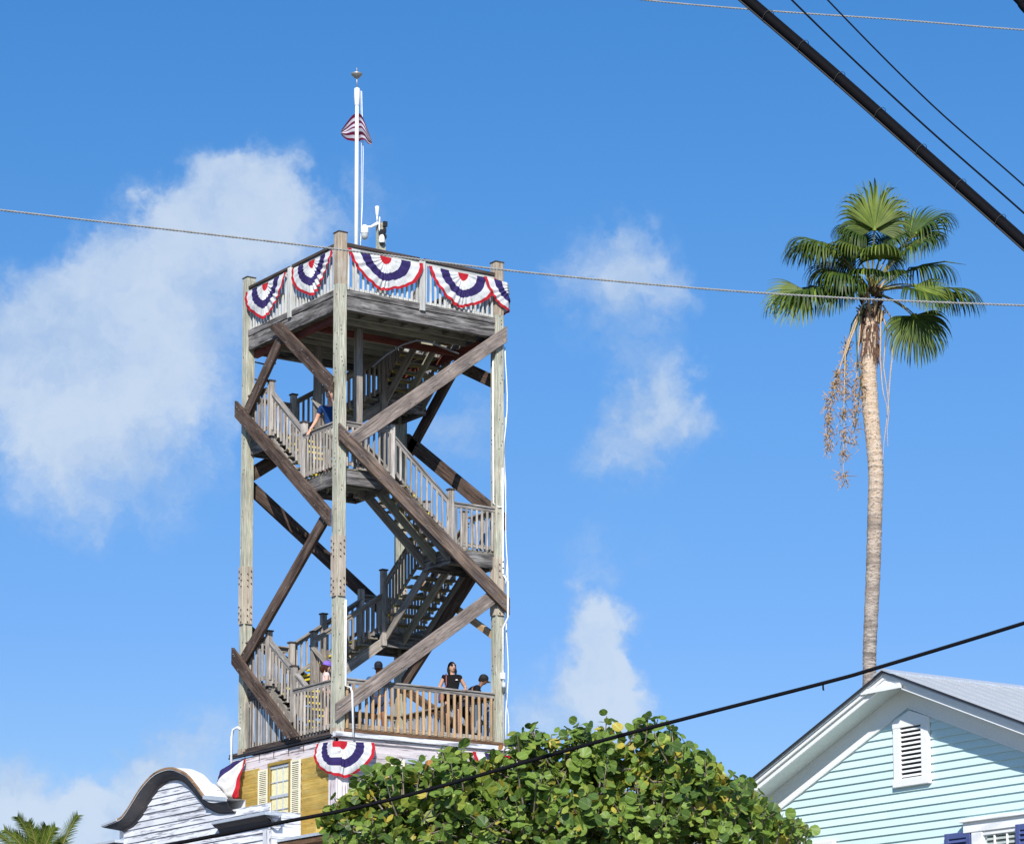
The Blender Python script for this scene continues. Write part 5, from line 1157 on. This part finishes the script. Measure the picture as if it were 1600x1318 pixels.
FRN = [((735, 420), .3, (-.7, .5, .1), (.1, .9, .4), .58, 95, 1, 2.6, 2), ((870, 430), .3, (.7, .5, .1), (-.1, .9, .4), .52, 95, 1, 2.6, 41), ((815, 580), .9, (-.15, .35, .8), (0, 1, .2), .58, 115, 0, 2.2, 9), ((690, 520), .6, (-.8, .4, .5), (0, 1, .3), .62, 100, 0, 2.5, 10), ((540, 480), .1, (-.9, .25, .2), (.1, .9, .3), .78, 95, 1, 2.4, 6),
       ((650, 570), -.3, (-.6, .3, -.5), (0, 1, -.2), .75, 110, 1, 2.4, 19), ((900, 470), -.3, (.3, .6, -.5), (0, .6, -.8), .62, 110, 1, 2.4, 20), ((720, 450), -.3, (-.5, .6, -.4), (0, .6, -.8), .6, 110, 1, 2.4, 21), ((1050, 430), .3, (.85, .4, .3), (-.1, .9, .3), .58, 95, 0, 2.6, 4), ((640, 660), .3, (-.5, .0, .3), (0, 1, .4), .62, 110, 1, 2.4, 17), ((795, 385), .62, (0, 1, .05), (0, -.05, 1), .82, 62, 2, .35, 1), ((797, 375), .50, (0, .9, .1), (0, .1, 1), .72, 118, 0, 1.7, 31), ((740, 400), .3, (-.8, .5, .1), (.1, .9, .4), .60, 95, 1, 2.6, 2), 
       ((1015, 395), .1, (.72, .80, .0), (-.45, .45, .75), .92, 62, 1, .9, 3), ((1060, 370), .15, (.8, .7, .1), (-.3, .9, .2), .78, 95, 1, 2.4, 34), 
       ((590, 490), .0, (-1, .42, .1), (.1, .95, .25), .95, 80, 1, 1.9, 5), ((540, 455), .2, (-.9, .35, .2), (.1, .9, .3), .80, 95, 0, 2.4, 6), 
       ((405, 722), .35, (-.85, -.52, .2), (-.35, .25, .9), .86, 70, 2, .7, 7), ((430, 700), .1, (-.9, -.1, .1), (0, 1, .3), .85, 115, 1, 2.2, 8), ((520, 690), .0, (-.4, -.2, .3), (0, 1, .3), .75, 110, 1, 2.5, 37),
       
       ((1000, 480), .4, (.7, .45, .3), (0, .9, .4), .72, 105, 1, 2.6, 11), ((1050, 560), -.1, (.9, .2, .0), (.0, 1, .3), .80, 90, 1, 2.5, 12), 
       ((1030, 705), .55, (.85, -.45, .3), (.3, .35, .85), .72, 62, 2, .6, 13), ((1060, 720), .3, (.7, -.2, .3), (0, 1, .3), .75, 110, 1, 2.3, 35), ((1150, 680), -.1, (1, .1, -.1), (0, 1, .3), .92, 80, 0, 1.9, 14), ((1200, 690), -.35, (1, .0, .1), (0, 1, .2), .75, 90, 1, 2.3, 15),
       ((1050, 850), .15, (.35, -1, .2), (.2, .15, 1), .85, 55, 1, .8, 16), ((1040, 840), .0, (.2, -.9, .1), (.1, .3, 1), .75, 95, 1, 1.6, 40), ((640, 640), .3, (-.5, .1, .3), (0, 1, .4), .72, 110, 1, 2.4, 17), 
       
       ((640, 700), .2, (-.7, -.4, .2), (-.2, .9, .4), .62, 105, 1, 2.2, 42), ((760, 640), .5, (-.2, .1, .9), (0, 1, .5), .5, 105, 1, 2.2, 23), ((870, 650), .5, (.3, .1, .7), (0, 1, .5), .5, 105, 1, 2.2, 24)]
for (h, dep, ax, nrm, R, spd, mt2, dr, sd) in FRN:
    x, y = zc(*h); frond(x, y, dep, ax, nrm, R, spd, 36, mt2, dr, sd)
# spear leaf, leaf bases, dead stalks
b = MB(); b.tube([CRN+Vector((0, 0, -.2)), PP(*zc(960, 600)), PP(*zc(1100, 545)), PP(*zc(1230, 522)), PP(*zc(1355, 541))], [.02, .022, .03, .018, .003], 5); b.build('spear_leaf', M_FR, palm, smooth=True)
b = MB()
for k in range(80):
    an = rnd.uniform(0, 6.28); h = rnd.uniform(0, 1); p = PP(1361, 450+h*55)+Vector((math.cos(an)*.16, math.sin(an)*.16, 0)); q = p+Vector((math.cos(an)*rnd.uniform(.05, .2), math.sin(an)*rnd.uniform(.05, .2), rnd.uniform(-.05, .3)))
    b.tube([p, q], [.045, .012], 5, mi=0 if rnd.random() < .6 else 1)
b.build('leaf_bases', [M_DEAD, plain('dark_fibre', (.10, .055, .035), .9)], palm)
b = MB()
for k in range(150):
    an = rnd.uniform(0, 6.28); y0 = 480+rnd.uniform(0, 75); p = PP(1359, y0)+Vector((math.cos(an)*.185, math.sin(an)*.185, 0)); b.tube([p, p+Vector((rnd.gauss(0, .05), rnd.gauss(0, .05), -rnd.uniform(.1, .45)))], [.022, .006], 4)
b.build('dead_fibre_skirt', plain('dark_fibre', (.11, .06, .04), .9), palm)
for i, (pts, fuzz) in enumerate((([(1347, 480), (1330, 510), (1322, 550), (1318, 600)], 1), ([(1350, 470), (1325, 530), (1308, 590), (1293, 640), (1292, 700)], 2), ([(1345, 485), (1338, 560), (1336, 620), (1333, 690)], 1), ([(1340, 500), (1318, 560), (1316, 650), (1315, 750)], 2),
                                 ([(1378, 480), (1391, 500), (1394, 560), (1386, 640), (1378, 720)], 0), ([(1376, 490), (1372, 560), (1376, 610), (1384, 650)], 0), ([(1374, 480), (1385, 520), (1378, 575), (1386, 620), (1386, 700)], 0), ([(1350, 480), (1334, 520), (1341, 600), (1334, 660)], 1))):
    dd = -.3 if i % 2 else -.15
    P3 = [PP(x, y, dd) for x, y in pts]; sm = []
    for k in range(len(P3)-1):
        for f in (0, .33, .66): sm.append(P3[k].lerp(P3[k+1], f)+Vector((rnd.gauss(0, .01), rnd.gauss(0, .01), 0)))
    sm.append(P3[-1]); n = len(sm); b = MB(); b.tube(sm, [.022-.016*k/(n-1) for k in range(n)], 5)
    if fuzz:
        for k in range(n//2, n):
            for q in range(44 if fuzz == 2 else 22):
                p = sm[k]+Vector((rnd.gauss(0, .06), rnd.gauss(0, .06), rnd.gauss(0, .08))); q2 = p+Vector((rnd.gauss(0, .07), rnd.gauss(0, .07), rnd.gauss(-.05, .07))); b.tube([p, q2], [.011, .005], 3, mi=1, cap=False)
    b.build('dead_stalk', [M_DEAD if i not in (0, 7) else M_FRD, M_FUZZ], palm)

# second palm, only the frond tips rise into the picture
p2 = atD(62, 1345, 50); palm2 = empty('feather_palm', (p2.x, p2.y, 0), 'green palm fronds showing only their tips at the lower left edge', 'palm tree')
b = MB(); b.tube([(p2.x, p2.y, 0), (p2.x+.1, p2.y, 3), (p2.x, p2.y, p2.z-.6)], [.18, .14, .12], 10); b.build('trunk', mt_, palm2)
def feather(tx, ty, bx, by, dep, mat, n=34, L=.42, seed=0):
    rn = random.Random(seed); P0 = atD(bx, by, 50+dep); P1 = atD(tx, ty, 50+dep-.3); b = MB(); mid = P0.lerp(P1, .55)+Vector((0, 0, .12))
    pts = [P0.lerp(mid, f).lerp(mid.lerp(P1, f), f) for f in [i/10 for i in range(11)]]; b.tube(pts, [.022-.0018*i for i in range(11)], 5, mi=1)
    for k in range(n):
        f = .12+.88*k/(n-1); p = P0.lerp(mid, f).lerp(mid.lerp(P1, f), f); t_ = (mid.lerp(P1, f)-P0.lerp(mid, f)).normalized()
        for sg in (-1, 1):
            sd_ = (t_.cross(FV).normalized()*sg+FV*rn.uniform(-.5, .2)).normalized(); d = (t_*.75+sd_*.62+Vector((0, 0, .05))).normalized(); l = L*(1-.55*f)*rn.uniform(.8, 1.1); w = t_*.016; q = p; vs = []
            for i in range(4):
                ww = w*(1-.3*i); vs += [q-ww, q+ww]; q = q+d*l/3; d = (d+Vector((0, 0, -.16))).normalized()
            vs[-1] = vs[-2]+t_*.002; b.add(vs, [(i*2, i*2+1, i*2+3, i*2+2) for i in range(3)])
    b.build('frond', [mat, M_PET], palm2)
for i, a_ in enumerate([(28, 1276, 58, 1335, 0, 0), (45, 1284, 60, 1335, -.2, 1), (72, 1290, 62, 1338, .1, 0), (86, 1292, 66, 1338, -.1, 1), (-8, 1300, 40, 1345, .2, 1), (8, 1296, 50, 1345, -.3, 1), (121, 1274, 90, 1340, 0, 0), (55, 1296, 64, 1345, .3, 0), (100, 1310, 70, 1345, .2, 0), (22, 1300, 58, 1345, .1, 0)]):
    feather(a_[0], a_[1], a_[2], a_[3], a_[4], M_FRL if a_[5] else M_FR, 26, .30, i)

# ------------------------------------------------------------------ overhead wires
def cat(pts, D, n=40):
    P = [atD(x, y, D) for x, y in pts]
    xs = smooth([(p.x, p.y) for p in P], n); zs = smooth([(p.z, 0) for p in P], n)
    Q = [Vector((xs[i][0], xs[i][1], zs[i][0])) for i in range(n)]; a = (Q[0]-Q[1]).normalized(); c = (Q[-1]-Q[-2]).normalized()
    e0 = [Q[0]+a*(24*k/8)+Vector((0, 0, .9*(k/8)**2)) for k in range(8, 0, -1)]; e1 = [Q[-1]+c*(24*k/8)+Vector((0, 0, .9*(k/8)**2)) for k in range(1, 9)]
    return e0+Q+e1
def wire(name, pts, r, label, mat, cat_='cable', grp=None, n=8): b = MB(); b.tube(pts, r, n); o = b.build(name, mat, smooth=True); return tag(o, label, cat_, grp)
def twisted(name, pts, r, pitch, label, mat):
    b = MB(); L = [0]
    for i in range(1, len(pts)): L.append(L[-1]+(pts[i]-pts[i-1]).length)
    n = int(L[-1]/pitch*8); 
    for ph in (0, math.pi):
        q = []
        for k in range(n+1):
            s = L[-1]*k/n; i = max(0, min(len(pts)-2, next((j for j in range(len(L)-1) if L[j+1] >= s), len(pts)-2))); f = (s-L[i])/(L[i+1]-L[i]); p = pts[i].lerp(pts[i+1], f); d = (pts[i+1]-pts[i]).normalized(); a = d.cross(Vector((0, 0, 1))).normalized(); c = d.cross(a)
            an = 2*math.pi*s/pitch+ph; q.append(p+(a*math.cos(an)+c*math.sin(an))*r*.5)
        b.tube(q, r*.56, 4, cap=False)
    o = b.build(name, mat, smooth=True); return tag(o, label, 'wire')
twisted('guy_wire', cat([(-260, 296), (0, 328), (500, 386), (800, 423), (1100, 451), (1350, 467), (1600, 477), (1850, 484)], 30), .0125, .075, 'long twisted pale grey wire crossing in front of the top platform and the palm', M_WIRE)
twisted('guy_wire', cat([(700, -36), (1005, 0), (1200, 17), (1400, 31), (1600, 47), (1850, 62)], 30), .0105, .075, 'twisted pale grey wire across the upper right corner of the sky', M_WIRE)
lowc = cat([(-300, 1450), (0, 1371), (280, 1316), (430, 1286), (620, 1246), (960, 1151), (1285, 1067), (1370, 1043), (1600, 973), (1900, 878)], 22, 60)
wire('service_cable', lowc, .0150, 'sagging black cable running low in front of the tree and the aqua house roof', M_BLACKW)
hk = atD(1286, 1068, 22); b = MB(); b.tube([hk, hk+Vector((0, 0, -.035)), hk+Vector((.005, 0, -.05))], .007, 6); tag(b.build('cable_clip', M_BLACKW), 'small black clip hanging from the low sagging cable', 'clip')
big = cat([(980, -162), (1165, -2), (1300, 114), (1450, 247), (1600, 380), (1800, 562)], 15, 40)
ts = bpy.data.objects.new('bundled_cable', None); place(ts, Matrix.Translation(big[28])); tag(ts, 'thick black bundled overhead cable lashed with thin wire, upper right', 'cable')
b = MB(); b.tube(big, .027, 12); b.build('main_cable', M_BLACKW, ts, smooth=True)
dn = (big[38]-big[18]).normalized(); sdv = dn.cross(FV).normalized()
b = MB(); b.tube([p+sdv*.027+Vector((0, 0, -.008)) for p in big], .015, 8); b.build('side_strand', M_BLACKW, ts, smooth=True)
b = MB(); b.tube([p-sdv*.030 for p in big], .006, 6); b.build('messenger_wire', plain('dark_steel', (.03, .03, .033), .7, 0), ts, smooth=True)
for k in range(10):
    i = 11+k*3.3; p = big[int(i)].lerp(big[int(i)+1], i-int(i)); b = MB(); q = []
    for j in range(13):
        an = 2*math.pi*j/12; q.append(p+sdv*(.005+.040*math.cos(an))+FV*.034*math.sin(an)+dn*(.02*math.sin(an)))
    b.tube(q, .0016, 4); b.build('lashing', plain('lashing_wire', (.04, .04, .04), .8, 0), ts)
wire('thin_cable', cat([(1080, -165), (1237, 0), (1420, 174), (1600, 333), (1800, 512)], 16), .0058, 'thin black overhead wire nearest the thick bundled cable', M_BLACKW, 'wire')
wire('thin_cable', cat([(1150, -156), (1293, 0), (1450, 158), (1600, 290), (1800, 470)], 16.5), .0050, 'thin black overhead wire farther right, second from the thick bundled cable', M_BLACKW, 'wire')
wire('corner_cable', cat([(1480, -110), (1587, -5), (1610, 22), (1750, 165)], 14), .022, 'black cable just cutting the top right corner', M_BLACKW)
